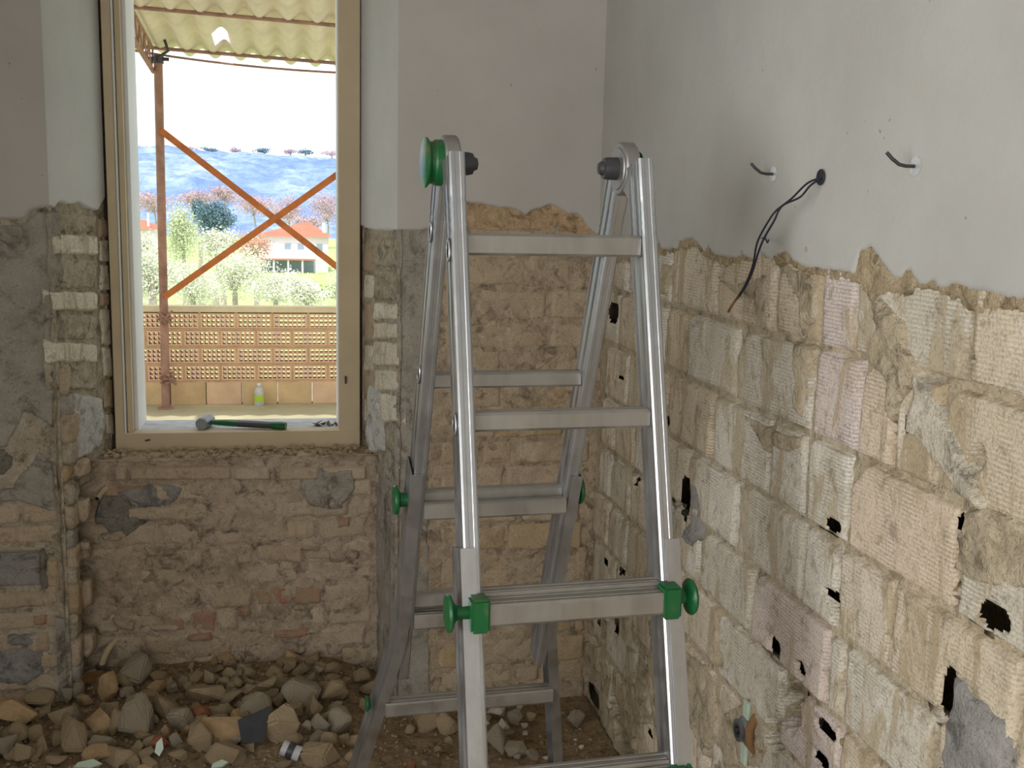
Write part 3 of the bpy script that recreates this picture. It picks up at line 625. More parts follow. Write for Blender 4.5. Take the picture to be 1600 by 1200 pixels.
# ================================================================== WINDOW
win = empty('window_1', (0, 0, 0)); win['kind'] = 'structure'
FL = at(181, 690, 1, YF)[0]; FR = at(562, 690, 1, YF)[0]; FB = at(370, 706, 1, YF)[2]; IL = at(206, 670, 1, YF)[0]; IR = at(530, 670, 1, YF)[0]; IB = at(370, 675, 1, YF)[2]
ZT = 2.46
fb = dict(bevel=.002)
MB().box((FL, YF, FB), (IL - .035 + .012, YF + .05, ZT)).build('frame_stile', M['frame'], win, **fb)
MB().box((IR, YF, FB), (FR, YF + .06, ZT)).build('frame_stile', M['frame'], win, **fb)
MB().box((FL, YF - .003, FB), (FR, YF + .06, IB)).build('frame_rail', M['frame'], win, **fb)
MB().box((FL, YF, ZT - .06), (FR, YF + .06, ZT + .02)).build('frame_rail', M['frame'], win, **fb)
MB().box((IL - .022, YF + .004, IB), (IL - .018, YF + .05, ZT - .06)).build('bead', M['frame_l'], win)
MB().box((IL - .016, YF + .022, IB), (IL, YF + .06, ZT - .06)).build('frame_rebate', M['frame'], win, **fb)
MB().box((IL - .02, YF + .06, IB - .01), (IL + .012, YF + .235, ZT - .02)).build('outer_reveal', M['frame_l'], win)
MB().box((IR - .002, YF + .06, IB - .01), (IR + .03, YF + .235, ZT - .02)).build('outer_reveal', M['frame_l'], win)
sl = MB().box((IL - .02, YF + .0601, IB - .05), (IR + .03, YF + .24, IB - .004)).build('window_sill', M['sill'], win, bevel=.003)
MB().box((IL - .02, YF + .06, ZT - .06), (IR + .03, YF + .26, ZT)).build('outer_reveal', M['frame_l'], win)
p = at(540, 593, 1, YF); MB().tube([p + [0, .005, 0], p + [0, -.012, 0]], .0035).tube([p + [0, -.008, -.012], p + [0, -.008, .012]], .003).build('latch_pin', M['steel_d'], win, smooth=True)
p = at(231, 688, 1, YF); MB().tube([p + [-.008, -.004, 0], p + [.008, -.006, .003]], .0025).tube([p + [0, .004, 0], p + [0, -.008, 0]], .002).build('screw', M['steel_d'], win)

# hammer lying on the sill
zs = IB - .004
ham = empty('club_hammer', (0, 0, 0)); setp(ham, 'club hammer with steel head and green-black handle lying on the window sill', 'hammer')
hp = at(321, 664, 1, YF + .085); hp[2] = zs + .022; he = at(447, 667, 1, YF + .03); he[2] = zs + .016
ax = _n(he - hp); sd_ = _n(np.cross([0, 0, 1], ax)); upv = np.cross(ax, sd_)
oc = [(math.cos(a) * .0225 * (1 if i % 2 else .97), math.sin(a) * .0225) for i, a in enumerate(np.arange(8) * math.pi / 4 + math.pi / 8)]
MB().sweep(oc, [hp - sd_ * .045, hp - sd_ * .038, hp - sd_ * .020, hp + sd_ * .020, hp + sd_ * .038, hp + sd_ * .045], ax, upv, scale=[.86, 1, .95, .95, 1, .86]).build('head', M['steel'], ham, bevel=.0015)
pr = [(math.cos(a) * .015, math.sin(a) * .011) for a in np.arange(10) * math.pi / 5]
L = he - hp
MB().sweep(pr, [hp + ax * .020, hp + L * .25, hp + L * .40], sd_, upv, scale=[.75, .95, 1]).build('neck_sleeve', M['green'], ham, smooth=True)
MB().sweep(pr, [hp + L * .40, hp + L * .60, hp + L * .82], sd_, upv, scale=[1.02, 1.06, 1.0]).build('grip', M['nut'], ham, smooth=True)
MB().sweep(pr, [hp + L * .82, hp + L * .95, hp + L * 1.0], sd_, upv, scale=[1.05, 1.22, 1.05]).build('end_cap', M['green'], ham, smooth=True)
# dry leaves on the sill
for q in range(9):
    x = 492 + q * 4 + random.uniform(-3, 3); c = at(x, 662, 1, YF + .11 + random.uniform(-.02, .03)); c[2] = zs + .004; a = random.uniform(0, 6.28); l = random.uniform(.012, .024)
    d = np.array([math.cos(a), math.sin(a), .2]) * l; e = np.array([-math.sin(a), math.cos(a), 0]) * l * .35; z = np.array([0, 0, .006])
    o = MB().add([c - d, c + e + z * .3, c + d + z, c - e + z * .4, c - d * .2 - z * .5], [(0, 1, 4), (1, 2, 4), (2, 3, 4), (3, 0, 4)]).build('dry_leaf', M['wood'] if q % 3 else M['nut'])
    setp(o, 'small curled brown dry leaf lying at the right end of the window sill', 'leaf', 'dry leaves on the sill')

# ================================================================== LADDER
psi = .060; U = np.array([math.cos(psi), math.sin(psi), 0]); NN = np.array([-math.sin(psi), math.cos(psi), 0]); ZZ = np.array([0, 0, 1.])
al, be = .2629, .3797
DF = -ZZ * math.cos(al) - NN * math.sin(al); DR = -ZZ * math.cos(be) + NN * math.sin(be)
BF = _n(NN - DF * (NN @ DF)); BR = _n(NN - DR * (NN @ DR))
PF = np.array([.404, 1.7215, 1.496]); PR = np.array([.3902, 2.0268, 1.2248]); HW = .1611
lad = empty('folding_ladder', (.40, 1.9, 0)); setp(lad, 'silver aluminium telescopic folding stepladder with green locking knobs standing open in the room', 'ladder')
org = np.array([.40, 1.9, 0])
def lb(mb, name, mat, **k):
    mb.v = [tuple(np.array(p) - org) for p in mb.v]; return mb.build(name, mat, lad, **k)
def railprof(w, dpt, sgn):
    """inner rail: width across (a), depth behind the front face (b), shallow flutes on both broad sides"""
    h = w / 2; g = .0014
    pts = [(-h + .003, 0), (-h * .35, 0), (-h * .35 + .001, .0008), (h * .35 - .001, .0008), (h * .35, 0), (h - .003, 0), (h, .003)]
    for k in range(2): c = dpt * (.28 + .44 * k); pts += [(h, c - .0105), (h - g, c - .008), (h - g, c + .008), (h, c + .0105)]
    pts += [(h, dpt - .003), (h - .003, dpt), (-h + .003, dpt), (-h, dpt - .003)]
    for k in (1, 0): c = dpt * (.28 + .44 * k); pts += [(-h, c + .0105), (-h + g, c + .008), (-h + g, c - .008), (-h, c - .0105)]
    pts += [(-h, .003)]
    return pts
def zat(P, D, B, y, side):
    lo, hi = -.9, 3
    for _ in range(40):
        m = (lo + hi) / 2
        if proj(P + D * m + U * HW * side)[1] < y: lo = m
        else: hi = m
    return lo
def inner_rail(P, D, B, side, y0, s1, slots):
    s0 = zat(P, D, B, y0, side); O = P + U * HW * side
    prof = railprof(.026, .062, side)
    pts, sc = [], []
    ss = sorted([s0, s1] + [s0 + .07 + .008 * i for i in range(9)])
    mb = MB(); m = len(prof); V = []
    for s in ss:
        nr = int(round((s - s0 - .07) / .008)) if s0 + .065 < s < s0 + .14 else 0
        q = .93 if (s0 + .065 < s < s0 + .14 and nr % 2) else 1
        for (a, b) in prof: V.append(O + D * s + U * a * q + B * (.031 + (b - .031) * (1 - (1 - q) * .35)))
    F = [(k*m+i, k*m+(i+1) % m, (k+1)*m+(i+1) % m, (k+1)*m+i) for k in range(len(ss)-1) for i in range(m)] + [tuple(range(m))[::-1], tuple((len(ss)-1)*m+i for i in range(m))]
    mb.add(V, F); o = lb(mb, 'inner_rail', M['alu'], smooth=True)
    for s in slots:   # stamped locking slots on the outer side
        c = O + D * s + U * side * .0132 + B * .031
        sl = MB(); rr = []; 
        for i in range(16):
            a = 2 * math.pi * i / 16; rr.append((math.cos(a), math.sin(a)))
        V2 = [c + B * x * .0095 + D * y_ * .0165 * (1.0) + U * side * hgt for (q2, hgt) in ((1.25, 0), (1.15, .0025), (.85, .0025), (.8, -.001)) for (x, y_) in [(x * q2, y_ * (q2 * .85 + .15)) for x, y_ in rr]]
        F2 = [(k*16+i, k*16+(i+1) % 16, (k+1)*16+(i+1) % 16, (k+1)*16+i) for k in range(3) for i in range(16)]
        sl.add(V2, F2); e = lb(sl, 'slot_rim', M['alu'], smooth=True)
        V3 = [c + B * x * .0078 + D * y_ * .014 + U * side * .0006 for (x, y_) in rr]; V3 = [c + B * x * .0088 + D * y_ * .0150 + U * side * .0014 for (x, y_) in rr]; lb(MB().add(V3, [tuple(range(16))]), 'slot', M['dark'])
    return s0
def rung(P, D, B, s, w, off, hh, dd, name, mat='alu_d', x0=None, x1=None):
    c = P + D * s + B * off; h, d = hh / 2, dd / 2
    pr = [(-d, -h + .004), (-d + .003, -h), (d - .003, -h), (d, -h + .004), (d, h - .004), (d - .003, h), (d * .45, h), (d * .40, h - .0015), (d * .1, h - .0015), (d * .05, h), (-d * .35, h), (-d * .4, h - .0015), (-d * .7, h - .0015), (-d * .75, h), (-d + .003, h), (-d, h - .004)]
    for k in range(4):
        pass
    a, b = (-w if x0 is None else x0), (w if x1 is None else x1)
    lb(MB().sweep(pr, [c + U * a, c + U * b], NN, ZZ), name, M[mat], bevel=.0)
ri = HW - .0125
front_slots = [zat(PF, DF, BF, 384, -1), zat(PF, DF, BF, 660, -1)]
for sd in (-1, 1): inner_rail(PF, DF, BF, sd, 236 if sd < 0 else 247, 1.30, front_slots)
rear_slots = [zat(PR, DR, BR, 374, -1), zat(PR, DR, BR, 598, -1)]
for sd in (-1, 1): inner_rail(PR, DR, BR, sd, 283 if sd < 0 else 275, zat(PR, DR, BR, 1062 if sd < 0 else 1040, sd), rear_slots)
for k_ in range(4): rung(PF, DF, BF, .28 * k_ - (.001 if k_ else .008), ri, .030, .030 if k_ else .035, .034, 'inner_rung')
for k_ in range(-1, 4):
    if k_ * .28 < .80: rung(PR, DR, BR, .28 * k_ + .014, ri, .034, .030, .034, 'inner_rung')
# outer rails: C channels wrapping the inner ones
def cprof(side, w=.0315, dpt=.070, t=.0028, lip=.024):
    o_, i_ = side * w / 2, side * (w / 2 - t); q = side * (w / 2 - lip)
    return [(q, -.004), (o_, -.004), (o_, .012), (o_ - side * .0015, .014), (o_ - side * .0015, .022), (o_, .024), (o_, .040), (o_ - side * .0015, .042), (o_ - side * .0015, .050), (o_, .052), (o_, dpt - .004), (q, dpt - .004), (q, dpt - .004 - t), (i_, dpt - .004 - t), (i_, -.004 + t), (q, -.004 + t)]
def outer_rail(P, D, B, side, y_top, pts_s, flare, name='outer_rail'):
    s0 = zat(P, D, B, y_top, side); O = P + U * (HW + .0035) * side
    pr = cprof(side); pts = []
    for i, s in enumerate([s0] + pts_s): pts.append(O + D * s + U * side * (flare[i]))
    return lb(MB().sweep(pr, pts, U, B), name, M['alu'], smooth=True)
sF = PF[2] / math.cos(al)
outer_rail(PF, DF, BF, -1, 856, [1.05, sF - .01], [0, 0, .07]); outer_rail(PF, DF, BF, 1, 842, [1.05, sF - .01], [0, 0, .07])
sR = PR[2] / math.cos(be)
outer_rail(PR, DR, BR, -1, 741, [.60, .68, sR - .012], [0, 0, .006, .115]); outer_rail(PR, DR, BR, 1, 744, [.60, .68, sR - .012], [0, 0, .006, .115])
for s_, w_ in ((.575, .150), (.855, .150), (1.135, .16), (1.40, .20)): rung(PF, DF, BF, s_, w_, .002, .036, .044, 'outer_rung')
for s_, w_ in ((.305, .150), (.604, .150), (.868, .198)): rung(PR, DR, BR, s_, w_, .004, .034, .044, 'outer_rung')
# rubber feet
for sd in (-1, 1):
    c = PF + U * sd * (HW + .0035 + .07) + DF * (sF - .022) + BF * .031; lb(MB().box(tuple(c + [-.022, -.042, -.02]), tuple(c + [.022, .042, .024])), 'rubber_foot', M['nut'], bevel=.004)
    c = PR + U * sd * (HW + .0035 + .115) + DR * (sR - .022) + BR * .031; lb(MB().box(tuple(c + [-.022, -.042, -.02]), tuple(c + [.022, .042, .024])), 'rubber_foot', M['nut'], bevel=.004)
# hinges: twin cast discs, green cap outside, dark release knob inside
def hz(side, x, y, Yv):
    return at(x, y, 1, Yv)
for sd in (-1, 1):
    c = PF + U * HW * sd; c = np.array([c[0], 0, 0]); c[1] = 1.878 + U[1] * HW * sd; c[2] = 1.628; c[0] -= .004 * (sd > 0)
    lb(MB().lathe([(.030, -.014), (.044, -.013), (.047, -.010), (.047, .010), (.044, .013), (.030, .014)], c, U, 32), 'hinge_disc', M['alu_cast'], smooth=True)
    lb(MB().lathe([(.020, -.0155), (.036, -.0155), (.038, -.013), (.038, .013), (.036, .0155), (.020, .0155)], c, U, 32), 'hinge_boss', M['alu_cast'], smooth=True)
    for D, B, Pq in ((DF, BF, PF), (DR, BR, PR)):    # tongues into the rails
        e = Pq + U * HW * sd + D * (zat(Pq, D, B, 300, sd)) + B * .031
        dd = _n(e - c); w2 = np.cross(dd, U)
        lb(MB().sweep([(-.0095, -.026), (.0095, -.026), (.0095, .026), (-.0095, .026)], [c + dd * .01, e], U, w2), 'hinge_tongue', M['alu_cast'], bevel=.004)
    so = c + U * sd * .015; q_ = 1.08 if sd < 0 else .80; q2 = 1 if sd < 0 else .35
    lb(MB().lathe([(a * q_, b * q2) for a, b in [(.012, -.004), (.036, -.002), (.036, .010), (.033, .014), (.033, .018), (.039, .024), (.039, .0275), (.030, .030)]], so, U * sd, 32), 'hinge_cap', M['green'], smooth=True)
    si = c - U * sd * .015
    kb = lb(MB().lathe([(.020, 0), (.020, .018), (.018, .026), (.013, .027), (.010, .034), (.004, .036)], si, -U * sd, 14), 'release_knob', M['nut'], smooth=True)
# green locking knobs
def lock(P, D, B, side, s, pull, front=True):
    c = P + D * s + U * side * (HW + .004) + B * .0
    b_in = .030 * side
    # saddle block wrapping the front of the rail
    up = ZZ; w2 = NN
    x0, x1 = (-.019, .019)
    def bx(mb, a, b, y0, y1, z0, z1):
        V = [c + U * side * x + w2 * y + up * z for (x, y, z) in ((a, y0, z0), (b, y0, z0), (b, y1, z0), (a, y1, z0), (a, y0, z1), (b, y0, z1), (b, y1, z1), (a, y1, z1))]
        mb.add(V, [(0,3,2,1),(4,5,6,7),(0,1,5,4),(1,2,6,5),(2,3,7,6),(3,0,4,7)]); return mb
    lb(bx(MB(), -.024, .006, -.026, .012, -.026, .028), 'lock_saddle', M['green'], bevel=.004)
    ctr = c + w2 * (.004 if front else .012)
    lb(MB().lathe([(.012, -.002), (.013, .004), (.012, pull - .008), (.018, pull - .004), (.028, pull), (.030, pull + .003), (.028, pull + .007), (.012, pull + .008)], ctr, U * side, 20), 'lock_knob', M['green'], smooth=True)
lock(PF, DF, BF, -1, .575, .032); lock(PF, DF, BF, 1, .575, .028)
lock(PF, DF, BF, 1, .862, .006)
def rknob(side, s, pull):
    c = PR + DR * s + U * side * (HW + .018) + BR * .03
    lb(MB().lathe([(.015, -.004), (.015, pull - .006), (.022, pull - .002), (.030, pull), (.031, pull + .004), (.028, pull + .008), (.012, pull + .009)], c, U * side, 20), 'lock_knob', M['green'], smooth=True)
rknob(-1, .296, .020); rknob(1, .290, .008)
c = PR + DR * .868 + U * -(HW + .068) + BR * .02
lb(MB().lathe([(.012, 0), (.018, .006), (.018, .010), (.008, .011)], c, -U, 16), 'lock_knob', M['green'], smooth=True)

# ================================================================== THINGS ON THE RIGHT WALL
def wall_pt(x, y, out=0.0):
    p = at(x, y, 0, XR - .0065 - out); return p
def hook(x, y, px_tip, lab):
    p = wall_pt(x, y); e = empty('screw_hook', p); setp(e, lab, 'hook', None)
    r = .0142
    MB().lathe([(.004, 0), (r, .0), (r, .0015), (.005, .002)], p * 0, (-1, 0, 0), 24).build('washer', M['zinc'], e, smooth=True)
    pts = [(0, 0, 0), (-.016, 0, 0), (-.026, .001, .002), (-.036, .004, .010), (-.044, .007, .019)]
    MB().tube(pts, .0027, 10).build('shank', M['steel_d'], e, smooth=True)
hook(1209, 272, 0, 'left screw hook with round washer in plaster, between ladder and black cable'); hook(1431, 260, 0, 'right-hand steel screw hook with round washer high on white plaster')
cp = wall_pt(1285, 277); ce = empty('black_cable', cp); setp(ce, 'loose twin black electric wires dangling from a hole in the plaster', 'cable')
def cabpts(L, o0=0.005):
    out = []
    for i, (x, y) in enumerate(L):
        outw = .012 + .055 * math.sin(math.pi * min(1, i / (len(L) - 1) * .9)); out.append(at(x, y, 0, XR - outw) - cp)
    return out
def smooth_pts(P, n=6):
    P = [P[0]] + list(P) + [P[-1]]; o = []
    for i in range(1, len(P) - 2):
        for k in range(n):
            t = k / n; a, b, c, d = P[i-1], P[i], P[i+1], P[i+2]
            o.append(.5 * ((2*b) + (c-a)*t + (2*a-5*b+4*c-d)*t*t + (-a+3*b-3*c+d)*t**3))
    o.append(P[-2]); return o
MB().tube(smooth_pts(cabpts([(1284, 278), (1262, 286), (1236, 311), (1212, 330), (1198, 350), (1186, 372), (1181, 388), (1176, 416), (1164, 446), (1151, 466)])), .0019, 8).build('wire', M['cable'], ce, smooth=True)
MB().tube(smooth_pts(cabpts([(1283, 279), (1266, 290), (1250, 308), (1222, 322), (1209, 346), (1194, 372), (1185, 394), (1176, 424), (1165, 448), (1152, 467)])), .0019, 8).build('wire', M['cable'], ce, smooth=True)
MB().tube(smooth_pts(cabpts([(1158, 458), (1150, 468), (1142, 480), (1138, 487)])), .0026, 8).build('wire_end', M['wood'], ce, smooth=True)
MB().tube(smooth_pts(cabpts([(1190, 372), (1196, 373), (1199, 379), (1201, 375)])), .0016, 6).build('wire_knot', M['cable'], ce, smooth=True)
hb = MB().lathe([(.0, .0005), (.011, .0015), (.014, .004), (.013, .0052), (.008, .004), (.003, .0035)], (0, 0, 0), (-1, 0, 0), 18); hb.build('cable_hole_rim', M['cable'], ce, smooth=True)
for i, (x, y) in enumerate([(1168, 237), (1343, 234), (1307, 258), (1288, 312), (1180, 304), (1249, 357), (1285, 90)]):
    pass
# brass water pipe fitting at the bottom of the right wall
p = at(1165, 1140, 0, XR - .004); fe = empty('pipe_fitting', p); setp(fe, 'capped grey metal pipe fitting with pale blue tape low on the right wall', 'pipe fitting')
MB().lathe([(.028, -.02), (.028, .004), (.023, .010), (.023, .018), (.015, .019), (.015, .010)], (0, 0, 0), (-1, 0, 0), 22).build('collar', M['steel'], fe, smooth=True)
MB().lathe([(.008, .005), (.008, .022), (.004, .023)], (0, 0, 0), (-1, 0, 0), 6).build('plug', M['steel_d'], fe)
MB().box((-.004, -.012, -.075), (.004, .012, .062)).build('tape_strip', M['gtile'], fe, bevel=.002)
MB().tube([(.01, -.032, .045), (-.006, -.034, .02), (-.006, -.034, -.012), (.01, -.034, -.03)], .010, 10).build('copper_bend', M['wood'], fe, smooth=True)

# pipe stubs in the niche
def stub(x, y, w, lab, down=True):
    p = at(x, y, 1, YN - .02); e = empty('pipe_stub', p); setp(e, lab, 'pipe'); return e
e = stub(157, 772, 0, 'short cream plastic pipe stub sticking out at top left of niche')
MB().tube([(.02, .03, .02), (0, -.005, 0), (-.006, -.02, -.008)], .0085, 14).build('pipe', M['pvc'], e, smooth=True); MB().lathe([(.006, 0), (.006, .002)], (-.0062, -.0205, -.0083), (-.2, -.8, -.4), 12).build('pipe_mouth', M['cable'], e)
e = stub(165, 1018, 0, 'bent cream pipe elbow rising from the rubble at the niche left corner')
MB().tube(smooth_pts([np.array(q) for q in ((.03, .03, .03), (.012, -.01, .014), (0, -.02, -.008), (-.008, -.022, -.032))]), .0105, 14).build('pipe', M['pvc'], e, smooth=True)
MB().tube([(-.009, -.022, -.030), (-.010, -.022, -.05)], .013, 14).build('pipe_collar', M['steel'], e, smooth=True)
e = stub(258, 768, 0, 'small pale plastic plug in the grey mortar below window left half')
MB().tube([(0, .02, 0), (0, -.006, -.003)], .006, 10).build('pipe', M['pvc'], e, smooth=True)
e = stub(516, 757, 0, 'small pale plastic plug in the cement patch below window right corner')
MB().tube([(0, .02, .008), (0, -.006, -.012)], .0065, 10).build('pipe', M['pvc'], e, smooth=True)

# ================================================================== RUBBLE
def heap(x, y):
    f = 1 - sstep(.0, .38, x); r = sstep(2.62, 3.1, y)
    n = sstep(3.05, 3.38, y) * (1 - sstep(.1, .3, x)) * sstep(-.75, -.6, x)
    return .004 + .055 * f * sstep(2.3, 2.8, y) + .030 * f * r + .022 * n + .012 * fbm(np.asarray(x) * 7, np.asarray(y) * 7, 2, 3) * f + .004 * (1 - f) * sstep(2.7, 3.1, y)
s, t = lin(-1.5, XR, .012), lin(2.0, YN + .02, .012); S, T = np.meshgrid(s, t, indexing='ij')
FP = Plane((0, 0, 0), (1, 0, 0), (0, 0, 1), (0, 1, 0))
Hh = heap(S, T) + .006 * fbm(S * 45, T * 45, 8, 3) - .002
kp = ~((T > YB + .006) & ((S < XL0 - .004) | (S > XR0 + .004))) & ~((S < -1.27) & (T > 1.29))
setp(link('rubble_dirt', gridmesh('rubble_dirt', FP, s, t, Hh, kp), M['soil']), 'brown dirt and grit lying under the broken stones on the floor', 'dirt', kind='stuff')
def stone_mesh(seed, flat=.7):
    rn = random.Random(seed); bm = bmesh.new()
    for i in range(rn.randint(11, 16)):
        a, z = rn.uniform(0, 6.283), rn.uniform(-1, 1); q = rn.uniform(.75, 1); r = math.sqrt(1 - z * z) ** .6
        bm.verts.new((math.cos(a) * r * q * .5, math.sin(a) * r * q * .42, z * .5 * flat))
    res = bmesh.ops.convex_hull(bm, input=bm.verts)
    bmesh.ops.delete(bm, geom=list({g for g in list(res['geom_unused']) + list(res['geom_interior']) if isinstance(g, bmesh.types.BMVert)}), context='VERTS')
    bmesh.ops.dissolve_limit(bm, angle_limit=.35, verts=bm.verts, edges=bm.edges)
    bmesh.ops.bevel(bm, geom=list(bm.edges), offset=.035, segments=2, affect='EDGES', clamp_overlap=True)
    bmesh.ops.triangulate(bm, faces=bm.faces)
    bmesh.ops.subdivide_edges(bm, edges=[e for e in bm.edges if e.calc_length() > .22], cuts=1)
    for v in bm.verts:
        d = float(fbm(v.co.x * 5, v.co.y * 5, v.co.z * 5 + seed, 3)); v.co *= 1 + .10 * d
    bmesh.ops.recalc_face_normals(bm, faces=bm.faces)
    me = bpy.data.meshes.new('stone'); bm.to_mesh(me); bm.free()
    me.polygons.foreach_set('use_smooth', [True] * len(me.polygons))
    try: me.set_sharp_from_angle(angle=math.radians(24))
    except Exception: pass
    return me
SM = {}
def get_stone(i, mt):
    if (i, mt) not in SM:
        if ('b', i) not in SM: SM[('b', i)] = stone_mesh(i, .62 if i % 3 else .8)
        me = SM[('b', i)].copy(); me.materials.append(M[mt]); SM[(i, mt)] = me
    return SM[(i, mt)]
def floor_hit(x, y, lift=0.0):
    d = ray(x, y); tt = 2.0
    for _ in range(60):
        p = EYE + d * tt; tt += (p[2] - float(heap(p[0], p[1])) - lift) / max(-d[2], .05) * .6
    return EYE + d * tt
KN = {'t': 'st_tan', 'l': 'st_light', 'g': 'st_grey', 'w': 'st_white', 'r': 'st_red'}
NAMED = {(28, 1117): 'long flat pale ochre stone at the far left of the rubble', (171, 1080): 'upright pale tan stone beside bent pipe in rubble', (211, 1055): 'large pale grey pointed stone against the niche wall',
         (153, 1138): 'smooth light ochre heart-shaped stone among the rubble at left', (212, 1131): 'large blocky grey-brown stone below the pointed grey one', (114, 1162): 'tall brown stone with rough face near bottom left of rubble',
         (150, 1182): 'light ochre wedge-shaped stone at the bottom left edge', (36, 1182): 'five-sided smooth tan stone at the bottom left corner', (317, 1089): 'wide split stone with dark left face, middle of the rubble back row',
         (396, 1086): 'long slanting tan stone slab near the niche wall', (257, 1110): 'notched light tan stone right of the large grey block', (350, 1145): 'long light tan stone left of the dark slate', (469, 1090): 'large rounded grey-pink stone at right of rubble',
         (440, 1148): 'big tan slanted stone right of the dark slate', (535, 1131): 'pinkish stone with a yellow hollow near the ladder foot', (502, 1180): 'broad brown stone right of the broken pipe piece', (354, 1181): 'broad brown stone below the dark slate left side',
         (773, 1166): 'rounded cream boulder on floor between the ladder legs', (777, 1114): 'white angular chip under the rear bottom rung', (665, 1130): 'beige stone below the bottom rung just left of the front rail', (643, 1197): 'small orange-red fragment at the bottom edge',
         (901, 1126): 'grey-brown lump on floor between rear leg and right wall', (369, 1159): 'small white pebble left of the dark slate', (246, 1164): 'reddish brick crumb under the pale green tile chip', (308, 1170): 'tall tan stone in the middle of the bottom rubble',
         (520, 1089): 'slanted tan stone right of the rounded grey-pink one', (400, 1112): 'grey-green faced stone just above the dark slate', (807, 1173): 'elongated beige stone right of the cream boulder', (102, 1047): 'lumpy grey stone standing against the pier corner'}
TR = [(28,1117,60,28,'l'),(64,1095,52,19,'t'),(10,1090,32,14,'l'),(171,1080,32,42,'l'),(211,1055,46,48,'g'),(133,1094,23,19,'l'),(153,1138,40,40,'l'),(95,1119,34,34,'t'),(118,1117,20,27,'g'),(212,1131,52,64,'g'),(174,1112,22,22,'t'),
      (180,1135,22,44,'t'),(30,1148,36,24,'t'),(10,1170,42,34,'g'),(36,1182,28,34,'t'),(53,1158,23,36,'t'),(67,1168,18,34,'t'),(87,1157,23,23,'t'),(114,1162,42,58,'t'),(162,1161,44,22,'g'),(150,1182,40,24,'l'),(88,1186,29,14,'t'),(188,1182,46,34,'t'),
      (102,1047,22,36,'g'),(103,1088,18,30,'g'),(120,1085,16,26,'g'),(305,1063,28,24,'t'),(290,1068,22,20,'t'),(329,1063,18,28,'t'),(317,1089,64,28,'t'),(396,1086,68,24,'t'),(363,1089,38,16,'t'),(257,1110,42,42,'t'),(284,1126,40,42,'g'),
      (315,1118,26,22,'r'),(335,1111,36,20,'t'),(360,1110,18,20,'t'),(400,1112,54,40,'g'),(350,1145,68,36,'l'),(340,1130,36,22,'t'),(311,1138,28,22,'t'),(308,1170,42,50,'t'),(354,1181,52,34,'t'),(369,1159,14,11,'w'),(278,1158,25,22,'g'),(246,1164,28,22,'r'),
      (258,1147,15,20,'l'),(236,1193,28,15,'t'),(276,1182,30,16,'t'),(224,1096,16,15,'t'),(232,1088,38,13,'t'),(245,1077,18,12,'t'),(226,1180,32,15,'t'),(425,1088,26,18,'t'),(469,1090,60,44,'g'),(520,1089,44,30,'t'),(490,1112,24,34,'t'),(440,1148,62,60,'t'),
      (505,1133,32,34,'g'),(535,1131,40,38,'g'),(514,1160,30,21,'t'),(502,1180,60,38,'t'),(520,1066,24,18,'t'),(505,1072,13,15,'t'),(541,1066,16,14,'t'),(565,1059,28,20,'t'),(578,1077,30,27,'t'),(571,1105,20,20,'t'),(526,1107,24,15,'g'),(478,1137,15,15,'w'),
      (554,1160,22,16,'t'),(537,1158,18,18,'t'),(437,1197,34,14,'t'),(665,1130,46,32,'t'),(699,1135,38,30,'t'),(640,1141,15,13,'t'),(777,1114,29,20,'w'),(760,1121,16,14,'t'),(790,1134,19,15,'w'),(759,1133,14,13,'w'),(805,1123,22,21,'g'),(830,1123,16,16,'t'),
      (813,1107,9,10,'w'),(773,1166,32,44,'g'),(807,1173,32,21,'g'),(832,1181,24,14,'g'),(852,1185,12,8,'w'),(901,1126,28,25,'g'),(643,1197,18,12,'r'),(665,1193,13,8,'g'),(686,1173,14,12,'t'),(820,1133,10,9,'w'),(797,1147,18,10,'t'),(821,1147,9,7,'w'),
      (899,1156,5,4,'w'),(909,1168,9,5,'w'),(809,1184,12,9,'g'),(700,1162,16,14,'t'),(262,1068,18,14,'t'),(350,1068,18,14,'t'),(383,1066,24,16,'t'),(445,1070,24,16,'t'),(470,1062,20,12,'t')]
GRP = 'broken stones of the rubble heap'
LM = {(171, 1080): 'upright pale stone by the bent pipe', (211, 1055): 'pale grey pointed stone', (153, 1138): 'ochre heart-shaped stone', (212, 1131): 'large blocky stone', (114, 1162): 'tall rough brown stone', (317, 1089): 'wide split stone',
      (396, 1086): 'long slanting slab', (257, 1110): 'notched tan stone', (396, 1160): 'black slate shard', (469, 1090): 'large grey-pink stone', (440, 1148): 'big tan stone beside the slate', (453, 1180): 'broken pipe piece', (251, 1172): 'green tile chip',
      (773, 1166): 'cream boulder', (777, 1114): 'white chip under the rung', (665, 1130): 'beige stone under the bottom rung', (28, 1117): 'flat ochre stone at far left', (535, 1131): 'pinkish hollowed stone', (354, 1181): 'broad brown stone at the bottom edge'}
USED = set()
def near_label(x, y, w, h, kd):
    col_ = {'t': 'tan', 'l': 'pale ochre', 'g': 'greyish', 'w': 'whitish', 'r': 'reddish'}[kd]; szw = 'small' if w * h < 500 else ('medium' if w * h < 1100 else 'large')
    shp = 'flat' if w > 1.7 * h else ('tall' if h > 1.3 * w else 'chunky')
    for (lx, ly) in sorted(LM, key=lambda q: (q[0]-x)**2 + (q[1]-y)**2)[:3]:
        dx, dy = x - lx, y - ly; dr = ('right of' if dx > 0 else 'left of') if abs(dx) > abs(dy) else ('below' if dy > 0 else 'above')
        lb_ = f'{szw} {shp} {col_} stone just {dr} the {LM[(lx, ly)]}'
        if lb_ not in USED: USED.add(lb_); return lb_
